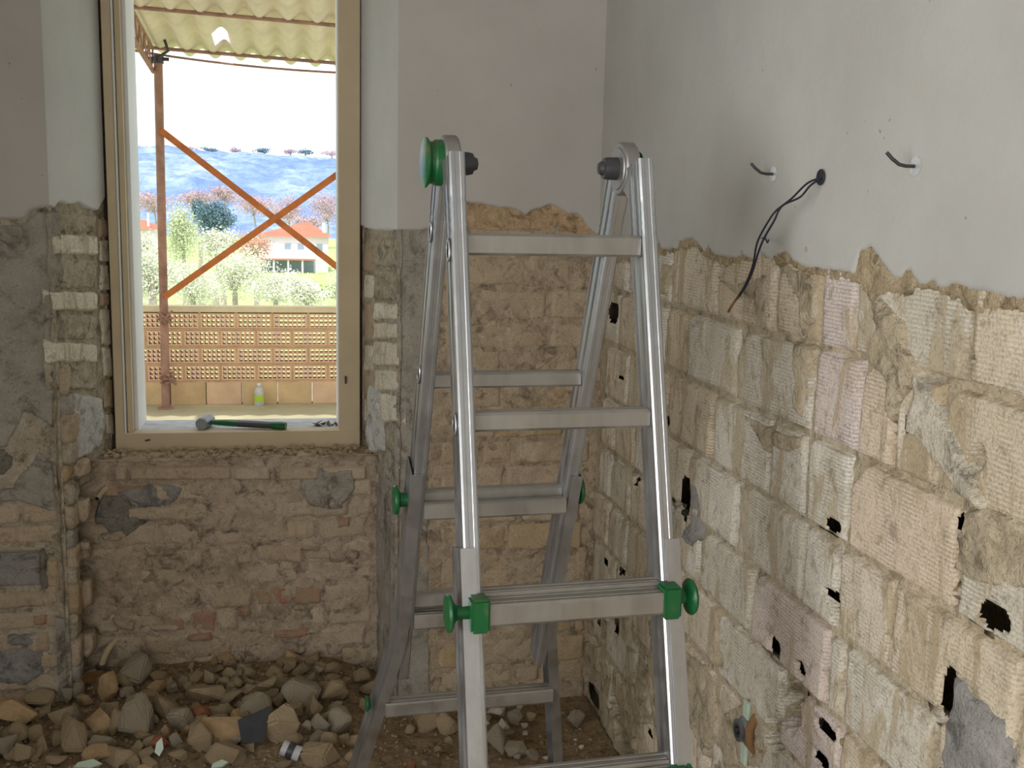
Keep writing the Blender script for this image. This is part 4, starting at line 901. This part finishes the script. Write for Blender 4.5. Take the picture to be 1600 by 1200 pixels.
for i, (x, y, w, h, kd) in enumerate(TR):
    p = floor_hit(x, y + h * .28, .01); dist = (RM.T @ (p - EYE))[2]; W_, H_ = w * dist / F_PX, h * dist / F_PX
    o = bpy.data.objects.new('stone', get_stone(i % 14, KN[kd])); COL.objects.link(o)
    ang = random.uniform(-.35, .35); fl_ = .62 if (i % 14) % 3 else .8
    o.rotation_euler = (random.uniform(-.25, .25) - .3, random.uniform(-.3, .3), ang + (math.pi if random.random() < .5 else 0))
    if (x, y) in ((396, 1086), (363, 1089), (440, 1148), (520, 1089)): o.rotation_euler = (-.3, -.5, .2)
    o.scale = (W_ * 1.38, max(W_, H_) * 1.15, H_ * 1.35 / fl_)
    o.location = (p[0], p[1] + .3 * H_, p[2] + H_ * .30)
    lab = NAMED.get((x, y)) or near_label(x, y, w, h, kd) or {'t': 'tan broken masonry chunk lying in the rubble heap', 'l': 'pale ochre broken chunk lying in the rubble heap', 'g': 'greyish mortar-covered chunk in the floor rubble', 'w': 'small whitish chip lying on the dusty floor', 'r': 'reddish terracotta chunk in the rubble heap'}[kd]
    setp(o, lab, 'stone', GRP)
    if (x, y) == (211, 1055): o.location[1] = min(o.location[1], YN - .06)
rn = random.Random(5)
for i in range(215):
    x = rn.uniform(-1.1, .28); y = rn.uniform(2.62, 3.20)
    if i % 4 == 0: x = rn.uniform(XL0 + .07, XR0 - .09); y = rn.uniform(3.14, 3.36)
    if y > YB - .03 and not (XL0 + .03 < x < XR0 - .03): continue
    w = rn.uniform(.034, .092) if x < .12 else rn.uniform(.01, .03)
    o = bpy.data.objects.new('stone', get_stone(rn.randrange(14), rn.choice(['st_tan'] * 5 + ['st_grey'] * 2 + ['st_light']))); COL.objects.link(o)
    o.scale = (w, w * rn.uniform(.7, 1.1), w * rn.uniform(.7, 1.2)); o.rotation_euler = (rn.uniform(-.7, .7), rn.uniform(-.7, .7), rn.uniform(0, 6.28))
    o.location = (x, y, float(heap(x, y)) + w * .12); setp(o, 'small brown rubble fragment filling gaps between the larger stones', 'stone', 'small fragments of the rubble heap')
# grit: uncountable crumbs in one mesh
gb = MB()
for i in range(2600):
    x = rn.uniform(-1.15, XR - .05); y = rn.uniform(2.3, 3.36)
    if y > YB - .02 and not (XL0 + .03 < x < XR0 - .03): continue
    if x > .35 and rn.random() < .6: continue
    w = rn.uniform(.002, .0075); z = float(heap(x, y)) + w * .3
    c = np.array([x, y, z]); V = [c + np.array(q) * w * rn.uniform(.7, 1.3) for q in ((1, 0, 0), (-.5, .9, 0), (-.5, -.9, 0), (0, 0, 1), (0, 0, -1))]
    gb.add(V, [(0, 1, 3), (1, 2, 3), (2, 0, 3), (1, 0, 4), (2, 1, 4), (0, 2, 4)])
setp(gb.build('rubble_grit', M['st_tan']), 'fine tan grit and crumbs scattered over the floor', 'grit', kind='stuff')
lg = MB()
for i in range(260):
    x = rn.uniform(XL0 + .05, XR0 - .05); y = rn.uniform(YN + .0, YF - .005); w = rn.uniform(.003, .013); c = np.array([x, y, ZS + .004 + w * .2])
    V = [c + np.array(q) * w * rn.uniform(.6, 1.3) for q in ((1, 0, 0), (-.5, .9, 0), (-.5, -.9, 0), (0, 0, .8), (0, 0, -1))]
    lg.add(V, [(0, 1, 3), (1, 2, 3), (2, 0, 3), (1, 0, 4), (2, 1, 4), (0, 2, 4)])
setp(lg.build('ledge_crumbs', M['st_tan']), 'crumbs of mortar lying on the ledge below the window frame', 'crumbs', kind='stuff')
# slate, tile chips, pipe piece, board
p = floor_hit(396, 1160, .02); e = MB().add([(-.030, 0, -.045), (.030, 0, -.040), (.046, .006, .052), (.0, .002, .035), (-.042, .004, .020)] + [(-.030, .010, -.045), (.030, .010, -.040), (.046, .016, .052), (.0, .012, .035), (-.042, .014, .020)],
    [(0, 1, 2, 3, 4), (9, 8, 7, 6, 5), (0, 5, 6, 1), (1, 6, 7, 2), (2, 7, 8, 3), (3, 8, 9, 4), (4, 9, 5, 0)]).build('slate_shard', M['slate'], bevel=.001)
e.location = (p[0], p[1] + .0, p[2] + .045); e.rotation_euler = (-.35, 0, 0); setp(e, 'black slate shard standing up in the rubble', 'slate')
def chip(x, y, w, h, rot, lab):
    p = floor_hit(x, y, .03); e = MB().add([(-w, 0, -h*.6), (w*.2, 0, -h), (w, 0, -.2*h), (w*.3, 0, h), (-w*.8, 0, h*.4)] + [(-w, .006, -h*.6), (w*.2, .006, -h), (w, .006, -.2*h), (w*.3, .006, h), (-w*.8, .006, h*.4)],
        [(0, 1, 2, 3, 4), (9, 8, 7, 6, 5), (0, 5, 6, 1), (1, 6, 7, 2), (2, 7, 8, 3), (3, 8, 9, 4), (4, 9, 5, 0)]).build('tile_chip', M['gtile'])
    e.location = (p[0], p[1] - .02, p[2] + .02); e.rotation_euler = rot; setp(e, lab, 'tile')
chip(251, 1172, .011, .024, (-.4, .1, 0), 'pale green glazed tile chip standing upright in the rubble')
chip(141, 1198, .034, .012, (-1.0, 0, 0), 'pale green glazed tile piece at bottom left of the rubble')
chip(344, 1198, .022, .010, (-1.0, -.2, 0), 'pale green glazed tile sliver below the middle of the rubble')
p = floor_hit(453, 1183, .02); e = empty('broken_pipe', (p[0], p[1], p[2] + .02)); e.rotation_euler = (0, .35, -.5); setp(e, 'short broken white and dark pipe piece lying in the rubble', 'pipe')
MB().lathe([(.020, -.03), (.020, .022), (.0165, .022), (.0165, -.025), (.001, -.025)], (0, 0, 0), (-1, -.2, 0), 20).build('pipe_body', M['pipe_w'], e, smooth=True)
MB().lathe([(.0215, -.012), (.0225, -.008), (.0225, .002), (.0215, .006)], (0, 0, 0), (-1, -.2, 0), 20).build('pipe_band', M['nut'], e, smooth=True)
p = floor_hit(144, 1066, .01); e = MB().box((-.038, -.02, -.009), (.034, .02, .010)).build('wood_board', M['wood'], bevel=.002); e.location = (p[0], p[1], p[2] + .015); e.rotation_euler = (.1, -.08, .1); setp(e, 'short brown board stub at the niche foot below pipe elbow', 'board')

#EXTERIOR
# ================================================================== TERRACE
YP, ZTf = 7.95, .12
X0, X1 = -4.2, 3.6
struct('floor_terrace', MB().box((X0, YF + .25, ZTf - .2), (X1, YP + .12, ZTf)), M['floor_t'])
struct('wall_facade', MB().box((LX - 1.8, YF + .251, ZTf), (IL - .02, YF + .27, 3.1)).box((IR + .03, YF + .251, ZTf), (XR + 2.2, YF + .27, 3.1)).box((IL - .02, YF + .251, ZT), (IR + .03, YF + .27, 3.1)), M['plaster_j'])
M['terra'] = mat_flat('orange_hollow_brick', srgb(238, 200, 168), .85, 0, .2, .22, 5, .2)
M['terra2'] = mat_flat('mossy_orange_brick', srgb(228, 196, 152), .9, 0, .2, .35, 4, .2)
M['cap'] = mat_flat('buff_cap', srgb(226, 212, 180), .9, 0, .2, .15)
M['pmort'] = mat_flat('parapet_mortar', srgb(220, 180, 144), .95, 0, .1, .3, 9)
par = setp(empty('terrace_parapet', (0, YP, ZTf)), 'terrace parapet of perforated hollow bricks with a pale cap', 'parapet')
def pb(mb, name, mat, **k):
    return mb.build(name, mat, par, **k)
ztop = at(380, 479, 1, YP)[2] - ZTf; zcap = at(380, 488, 1, YP)[2] - ZTf
base_h = at(380, 596, 1, YP)[2] - ZTf; rh = (zcap - base_h) / 4
pb(MB().box((X0, -.01, zcap), (X1, .12, ztop)), 'cap', M['cap'], bevel=.004)
bw, bd = .2535, .09
hb_ = MB(); gx = (bw - .016); n_h, n_v = 7, 3; ph = (gx - .010) / n_h; bar = .0115; hh_ = rh - .018; pv = (hh_ - .0) / n_v
for i in range(n_h + 1):
    x = -gx / 2 + (gx - bar) * i / n_h; hb_.box((x, 0, -hh_ / 2), (x + bar, bd, hh_ / 2))
for j in range(n_v + 1):
    z = -hh_ / 2 + (hh_ - bar) * j / n_v; hb_.box((-gx / 2, .001, z), (gx / 2, bd - .001, z + bar))
hm = hb_.build('hollow_brick', M['terra'], par); hme = hm.data; bpy.data.objects.remove(hm)
for r in range(4):
    z = zcap - rh * (r + .5); x = at(225, 500, 1, YP)[0] - .13 - (0 if r % 2 == 0 else .115) - 10 * bw
    pb(MB().box((X0, .004, z - rh / 2 - .007), (X1, bd - .004, z - rh / 2 + .007)), 'mortar_bed', M['pmort'])
    while x < X1 - bw:
        if x > X0 + .1:
            o = bpy.data.objects.new('hollow_brick', hme); COL.objects.link(o); o.parent = par; o.location = (x + bw / 2, random.uniform(-.003, .003), z)
            pb(MB().box((x - .008, .003, z - rh / 2), (x + .008, bd - .003, z + rh / 2)), 'mortar_joint', M['pmort'])
        x += bw
x = X0
while x < X1: pb(MB().box((x + .004, 0, 0), (x + .246, bd, base_h - .006)), 'solid_brick', random.choice([M['terra'], M['terra2'], M['terra2']]), bevel=.003); x += .25
# scaffold posts and braces
def rod(mb, a, b, r, seg=8): return mb.tube([a, b], r, seg)
yp = YP - .14
sc = setp(empty('scaffold_frame', (0, 0, 0)), 'rusty orange scaffold frame with cross braces standing behind the parapet edge', 'scaffold')
top = at(247, 92, 1, yp); bot = at(262, 628, 1, yp); bot[2] = ZTf; bot[0] -= .012
MB().tube([bot, top], .029, 12).build('post', M['rust_d'], sc, smooth=True)
post2 = bot + [1.75, 0, 0]; MB().tube([post2, post2 + (top - bot)], .030, 12).build('post', M['rust_d'], sc, smooth=True)
def brace(xa, ya, xb, yb, off):
    a, b = at(xa, ya, 1, yp - off), at(xb, yb, 1, yp - off); d = b - a; b = a + d * (1.75 / d[0]); w = _n(np.cross(_n(d), [0, 1, 0]))
    MB().sweep([(-.022, -.004), (.022, -.004), (.022, .004), (-.022, .004)], [a, b], w, (0, 1, 0)).build('brace', M['rust'], sc)
brace(250, 203, 528, 418, .035); brace(257, 464, 528, 272, .046)
for (x, y) in ((258, 496), (262, 590)):
    c = at(x, y, 1, yp - .02); b = MB()
    for q in range(10):
        a0 = random.uniform(0, 6.28); b.tube([c + [math.cos(a0) * .045, math.sin(a0) * .045, random.uniform(-.05, .05)], c + [math.cos(a0 + 2) * .055, math.sin(a0 + 2) * .05, random.uniform(-.06, .06)]], .009, 6)
    b.build('wire_tie', M['rust_d'], sc, smooth=True)
MB().lathe([(.055, 0), (.055, .008), (.032, .012)], bot, (0, 0, 1), 12).build('foot_plate', M['rust_d'], sc)
# canopy of corrugated sheet on thin steel trusses
can = setp(empty('terrace_canopy', (0, 0, 0)), 'corrugated beige canopy over the terrace on thin rusty trusses', 'canopy')
M['eternit'] = mat_flat('corrugated_fibre_cement', srgb(226, 214, 200), .9, 0, .1, .16, 6, .3, 40)
zed = at(380, 80, 1, YP)[2]; SL = .115; SX = -.035
def czf(x, y): return zed + SL * (YP - y) + SX * (x + .45)
s, t = lin(X0, X1, .0175), lin(5.66, YP + .12, .1); S, T = np.meshgrid(s, t, indexing='ij')
CP = Plane((0, 0, 0), (1, 0, 0), (0, 0, 1), (0, 1, 0)); Hc = czf(S, T) + .030 * np.cos(S / .172 * 2 * math.pi)
hp_ = at(345, 40, 2, czf(-.55, 7.0)); 
me = gridmesh('sheet', CP, s, t, Hc); o = link('corrugated_sheet', me, M['eternit'], can)
bm = bmesh.new(); bm.from_mesh(me); bmesh.ops.delete(bm, geom=[f for f in bm.faces if (abs((f.calc_center_median() - Vector(hp_)).x) < .055 and abs((f.calc_center_median() - Vector(hp_)).y) < .11)], context='FACES'); bm.to_mesh(me); bm.free()
md = o.modifiers.new('thick', 'SOLIDIFY'); md.thickness = .006
for yy, nm in ((YP - .04, 'purlin'), (6.98, 'purlin'), (5.9, 'purlin')):
    dz = -.036; MB().tube([(X0, yy, czf(X0, yy) + dz), (X1, yy, czf(X1, yy) + dz)], .012, 8).build(nm, M['rust_d'], can, smooth=True)
yy = YP - .10; pts = [(x, yy, czf(x, yy) - .045 - .075 * max(0, 1 - ((x + .15) / 1.3) ** 2)) for x in np.linspace(-1.45, 1.15, 14)]
MB().tube(pts, .008, 6).build('truss_rod', M['rust_d'], can, smooth=True)
xt = top[0] - .04
b = MB(); ya, yb = 5.3, YP - .08
b.tube([(xt, ya, czf(xt, ya) - .05), (xt, yb, czf(xt, yb) - .05)], .011); b.tube([(xt, ya, czf(xt, ya) - .24), (xt, yb, czf(xt, yb) - .20)], .016)
n = 13
for i in range(n):
    y0, y1, y2 = (ya + (yb - ya) * (i + q) / n for q in (0, .5, 1)); b.tube([(xt, y0, czf(xt, y0) - .05), (xt, y1, czf(xt, y1) - .22), (xt, y2, czf(xt, y2) - .05)], .006, 6)
b.build('lattice_beam', M['rust_d'], can, smooth=True)
b = MB(); b.tube([top + [-.07, 0, -.0], top + [.07, 0, -.0]], .012); b.tube([top + [.0, -.04, -.0], top + [.07, -.04, .05], top + [.05, -.04, .12]], .010); b.lathe([(.036, -.03), (.036, .02)], top, (0, 0, 1), 12); b.build('clamp', M['steel_d'], can, smooth=True)
b = MB()
for y in (YF + .35, 5.3): b.tube([(xt, y, czf(xt, 5.3) - .12), (xt + .001, y + .01, czf(xt, 5.3) - .10)], .01)
post_b = MB().tube([(xt - .0, 5.3, ZTf), (xt, 5.3, czf(xt, 5.3) - .2)], .03, 12)
# plastic bottle by the parapet
p = at(405, 622, 1, YP - .06); p[2] = ZTf; e = empty('plastic_bottle', p); setp(e, 'white plastic bottle with green label at foot of parapet', 'bottle')
MB().lathe([(.030, 0), (.034, .01), (.034, .10), (.028, .125), (.012, .14), (.012, .150)], (0, 0, 0), (0, 0, 1), 16).build('body', M['pipe_w'], e, smooth=True)
MB().lathe([(.0345, .03), (.0345, .08)], (0, 0, 0), (0, 0, 1), 16).build('label', mat_flat('lime_label', srgb(190, 220, 80), .6), e, smooth=True)
MB().lathe([(.014, .148), (.014, .165)], (0, 0, 0), (0, 0, 1), 12).build('cap', M['frame_l'], e)

# ================================================================== LANDSCAPE
ZG = -6.0
M['grass'] = mat_flat('meadow', srgb(186, 204, 140), .95, 0, .1, .22, .12, 0)
M['hill'] = None
m = MT('haze_tinted_wooded_hill', .95, spec=.05); n1 = m.noise(.016, 8, .72, stretch=(1, .35, 1)); n2 = m.noise(.12, 6, .75, stretch=(1, .4, 1), off=3)
col = m.ramp(n1, [(.30, srgb(108, 136, 200)), (.46, srgb(134, 160, 210)), (.54, srgb(158, 180, 214)), (.66, srgb(190, 206, 210))])  # blue distance haze is put into the hill's base colour
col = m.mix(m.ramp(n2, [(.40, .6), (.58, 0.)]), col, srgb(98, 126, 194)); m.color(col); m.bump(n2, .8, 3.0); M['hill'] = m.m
gr = MB().box((-160, YP + .2, ZG - 1), (160, 262, ZG)); struct('ground_field', gr, M['grass'])
s, t = lin(-420, 330, 5.0), lin(235, 900, 9.0); S, T = np.meshgrid(s, t, indexing='ij')
ridge = 38.5 + 3.5 * fbm(S / 90, S * 0 + 3, 0, 3) - .018 * (S + 60)
Hg = ZG - 1 + (ridge - ZG) * sstep(235, 860, T) ** .85 + 6.5 * fbm(S / 55, T / 75, 5, 4) * sstep(250, 420, T) * (1 - sstep(760, 880, T)) + 3.2 * fbm(S / 9, T / 14, 7, 3) * sstep(260, 400, T)
struct('hill_terrain', MB(), M['hill']) if False else None
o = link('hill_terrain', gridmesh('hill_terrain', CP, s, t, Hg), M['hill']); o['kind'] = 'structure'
def leafmat(name, c, v): 
    m = MT(name, .9, spec=.1); m.color(m.mix(m.ramp(m.noise(1.2, 3, .7), [(.35, 0.), (.65, 1.)]), c, v)); return m.m
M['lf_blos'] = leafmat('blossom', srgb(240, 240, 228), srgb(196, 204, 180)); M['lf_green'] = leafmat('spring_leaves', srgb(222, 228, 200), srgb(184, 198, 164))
M['lf_con'] = leafmat('haze_tinted_conifer', srgb(96, 124, 142), srgb(124, 150, 160)); M['lf_pink'] = leafmat('bare_pink_twigs', srgb(206, 172, 172), srgb(188, 178, 190))  # conifer colour paled and blued to paint in the haze
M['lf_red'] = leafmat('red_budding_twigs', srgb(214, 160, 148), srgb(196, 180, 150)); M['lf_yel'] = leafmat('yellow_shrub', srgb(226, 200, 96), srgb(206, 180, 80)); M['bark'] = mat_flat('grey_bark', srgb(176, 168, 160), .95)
def tree(name, px, py, wpx, hpx, dist, mat, n, lab, cat='tree', group=None, size=3.2, sparse=.5):
    c = at(px, py, 1, dist); k = dist / F_PX; rx, rz = wpx * k / 2, hpx * k / 2; e = empty(name, (c[0], c[1], ZG)); setp(e, lab, cat, group)
    rg = np.random.default_rng(int(px * 7 + py)); cz = c[2] - ZG
    nb_ = 14; bc = rg.normal(size=(nb_, 3)); bc /= np.linalg.norm(bc, axis=1)[:, None]; bc *= rg.uniform(.25, .78, (nb_, 1))
    idx = rg.integers(0, nb_, n); q = rg.normal(size=(n, 3)) * .24 + bc[idx]
    Pp = q * np.array([rx, rx, rz]) + np.array([0, 0, cz]); sz = size * k * rg.uniform(.6, 1.3, n) * .5
    A = rg.normal(size=(n, 3)); A /= np.linalg.norm(A, axis=1)[:, None]; Bv = np.cross(A, rg.normal(size=(n, 3))); Bv /= np.linalg.norm(Bv, axis=1)[:, None]
    V = np.stack([Pp - A*sz[:, None], Pp + Bv*sz[:, None]*.6, Pp + A*sz[:, None], Pp - Bv*sz[:, None]*.6], 1).reshape(-1, 3); Fq = np.arange(4*n).reshape(-1, 4)
    me = mesh('foliage', V, Fq); me.materials.append(M[mat]); link('foliage', me, None, e, smooth=False)
    tb = MB(); tb.tube([(0, 0, 0), (.1*rx, 0, cz*.5), (0, 0, cz)], .1, 6, radii=[.035*cz, .025*cz, .01*cz])
    for i in range(nb_): tb.tube([(0, 0, max(cz * .55, cz - rz * .7)), tuple(bc[i] * [rx, rx, rz] * .9 + [0, 0, cz])], .03, 5, radii=[max(.012 * rz, .02), .004 * rz])
    tb.build('trunk', M['bark'], e, smooth=True)
TG = 'blossoming trees in the field'
BL = ['behind the foot of the scaffold post', 'beyond the parapet, just right of the scaffold post', 'under the lower left arm of the crossed braces', 'below the crossing point of the braces', 'in front of the green meadow at the right, low and small',
      'standing behind the others, below the dark conifer', 'at far left behind the scaffold post, tallest', 'hidden mostly behind the left window frame', 'hidden mostly behind the right window frame']
PK = ['above the left end of the parapet by the post', 'directly left of the braces crossing point', 'directly above the red hipped roof', 'at the right window edge above the house', 'above the pale green leafy tree', 'above the dark conifer, small and far', 'right behind the red-roofed house chimney', 'beyond the right window frame']
for i, (x, y, w, h, d) in enumerate([(238, 435, 90, 95, 24), (300, 440, 110, 85, 27), (365, 425, 110, 90, 30), (430, 452, 110, 62, 26), (478, 455, 70, 50, 24), (345, 385, 80, 60, 46), (232, 395, 60, 70, 40), (180, 430, 90, 90, 26), (560, 450, 90, 60, 30)]):
    tree('blossom_tree', x, y, w, h, d, 'lf_blos', 5200, 'white blossoming tree ' + BL[i], group=TG, size=3.8)
tree('leafy_tree', 285, 365, 62, 80, 55, 'lf_green', 6000, 'tall pale yellow-green tree just right of the scaffold post', size=3)
tree('conifer', 335, 345, 56, 55, 75, 'lf_con', 7000, 'dark blue-green bushy conifer left of the crossed braces', size=3.5); tree('conifer', 311, 328, 20, 38, 82, 'lf_con', 2600, 'narrow dark conifer top just behind the bushy conifer', size=3)
tree('red_bare_tree', 398, 385, 60, 62, 44, 'lf_red', 3800, 'reddish budding tree in front of the red-roofed house', size=2.6)
tree('yellow_shrub', 366, 377, 20, 14, 70, 'lf_yel', 900, 'small yellow-orange shrub left of the red-roofed house', 'shrub', size=2.6)
for i, (x, y, w, h, d) in enumerate([(240, 318, 70, 40, 190), (395, 322, 80, 42, 190), (450, 330, 60, 40, 180), (510, 325, 60, 60, 200), (300, 312, 60, 30, 210), (350, 305, 60, 26, 220), (480, 350, 50, 30, 160), (560, 330, 60, 60, 190)]):
    tree('bare_tree', x, y, w, h, d, 'lf_pink', 2600, 'hazy pinkish bare trees ' + PK[i], group='bare trees at the foot of the hill', size=2.6)
for i in range(9):
    x = 225 + i * 37 + random.uniform(-8, 8); tree('ridge_tree', x, 231.5 + .024 * (x - 225) + random.uniform(-1, 1), random.uniform(18, 36), random.uniform(8, 12), 850, 'lf_con' if i % 2 else 'lf_pink', 420, 'tiny tree silhouette standing on the hill ridge', group='trees along the hill ridge', size=2.4)
M['roof_r'] = mat_flat('red_tile_roof', srgb(224, 128, 108), .9, 0, .1, .15, .6); M['hwall'] = mat_flat('pale_house_wall', srgb(222, 222, 228), .9, 0, .1, .05); M['hshade'] = mat_flat('grey_blue_porch', srgb(150, 164, 182), .8)
def house(xa, xb, y_ap, y_ev, y_bs, d, dep, lab, porch=True):
    a, b = at(xa, y_bs, 1, d), at(xb, y_bs, 1, d); z0 = ZG; ze = at((xa+xb)/2, y_ev, 1, d)[2]; za = at((xa+xb)/2, y_ap, 1, d)[2]
    e = empty('house', (a[0], d, z0)); setp(e, lab, 'house'); w = b[0] - a[0]; he_, ha = ze - z0, za - z0
    MB().box((.4, 0, 0), (w - .4, dep, he_)).build('wall', M['hwall'], e)
    MB().add([(0, -.6, he_ - .1), (w, -.6, he_ - .1), (w, dep + .6, he_ - .1), (0, dep + .6, he_ - .1), (w*.62, dep*.4, ha), (w*.70, dep*.5, ha)], [(0, 1, 4), (1, 2, 5), (1, 5, 4), (2, 3, 5), (3, 0, 4), (3, 4, 5), (0, 3, 2, 1)]).build('roof', M['roof_r'], e)
    for k_ in (.38, .55, .8): f = MB().box((w*k_, -.05, he_*.60), (w*k_ + .7, .05, he_*.78)).build('window', M['hshade'], e)
    if porch:
        MB().add([(.3, 0, he_*.62), (w*.78, 0, he_*.62), (w*.78, -3, he_*.42), (.3, -3, he_*.42), (.3, 0, he_*.58), (w*.78, 0, he_*.58), (w*.78, -3, he_*.38), (.3, -3, he_*.38)], [(0, 1, 2, 3), (7, 6, 5, 4), (3, 2, 6, 7), (0, 3, 7, 4), (1, 0, 4, 5), (2, 1, 5, 6)]).build('porch_roof', M['frame_l'], e)
        MB().box((.5, -.2, 0), (w*.76, -.1, he_*.4)).build('porch_wall', M['hshade'], e)
        for i in range(5): MB().box((.4 + i * (w*.74)/4, -2.9, 0), (.6 + i*(w*.74)/4, -2.7, he_*.4)).build('porch_post', M['frame_l'], e)
        MB().box((.3, -3.1, he_*.36), (w*.78, -3.0, he_*.40)).build('porch_fascia', M['roof_r'], e)
    MB().box((w*.88, .8, he_), (w*.92, 1.3, he_ + 1.5)).build('chimney', M['hwall'], e)
house(400, 518, 348, 368, 420, 128, 9, 'white house with red hipped roof seen between the crossed braces')
house(170, 238, 344, 356, 405, 112, 8, 'small house with red roof partly behind the left window frame', False)
hg = MB(); rg = np.random.default_rng(3)
for i in range(1500):
    x = rg.uniform(-2, 9); c = np.array([x, 92 + rg.uniform(-1, 1), ZG + rg.uniform(0, .9)]); A = rg.normal(size=3) * .16; B_ = rg.normal(size=3) * .12
    hg.add([c - A, c + B_, c + A, c - B_], [(0, 1, 2, 3)])
setp(hg.build('low_hedge', leafmat('hedge', srgb(190, 206, 110), srgb(150, 176, 84))), 'low yellow-green hedge in front of the red-roofed house', 'hedge', kind='stuff')
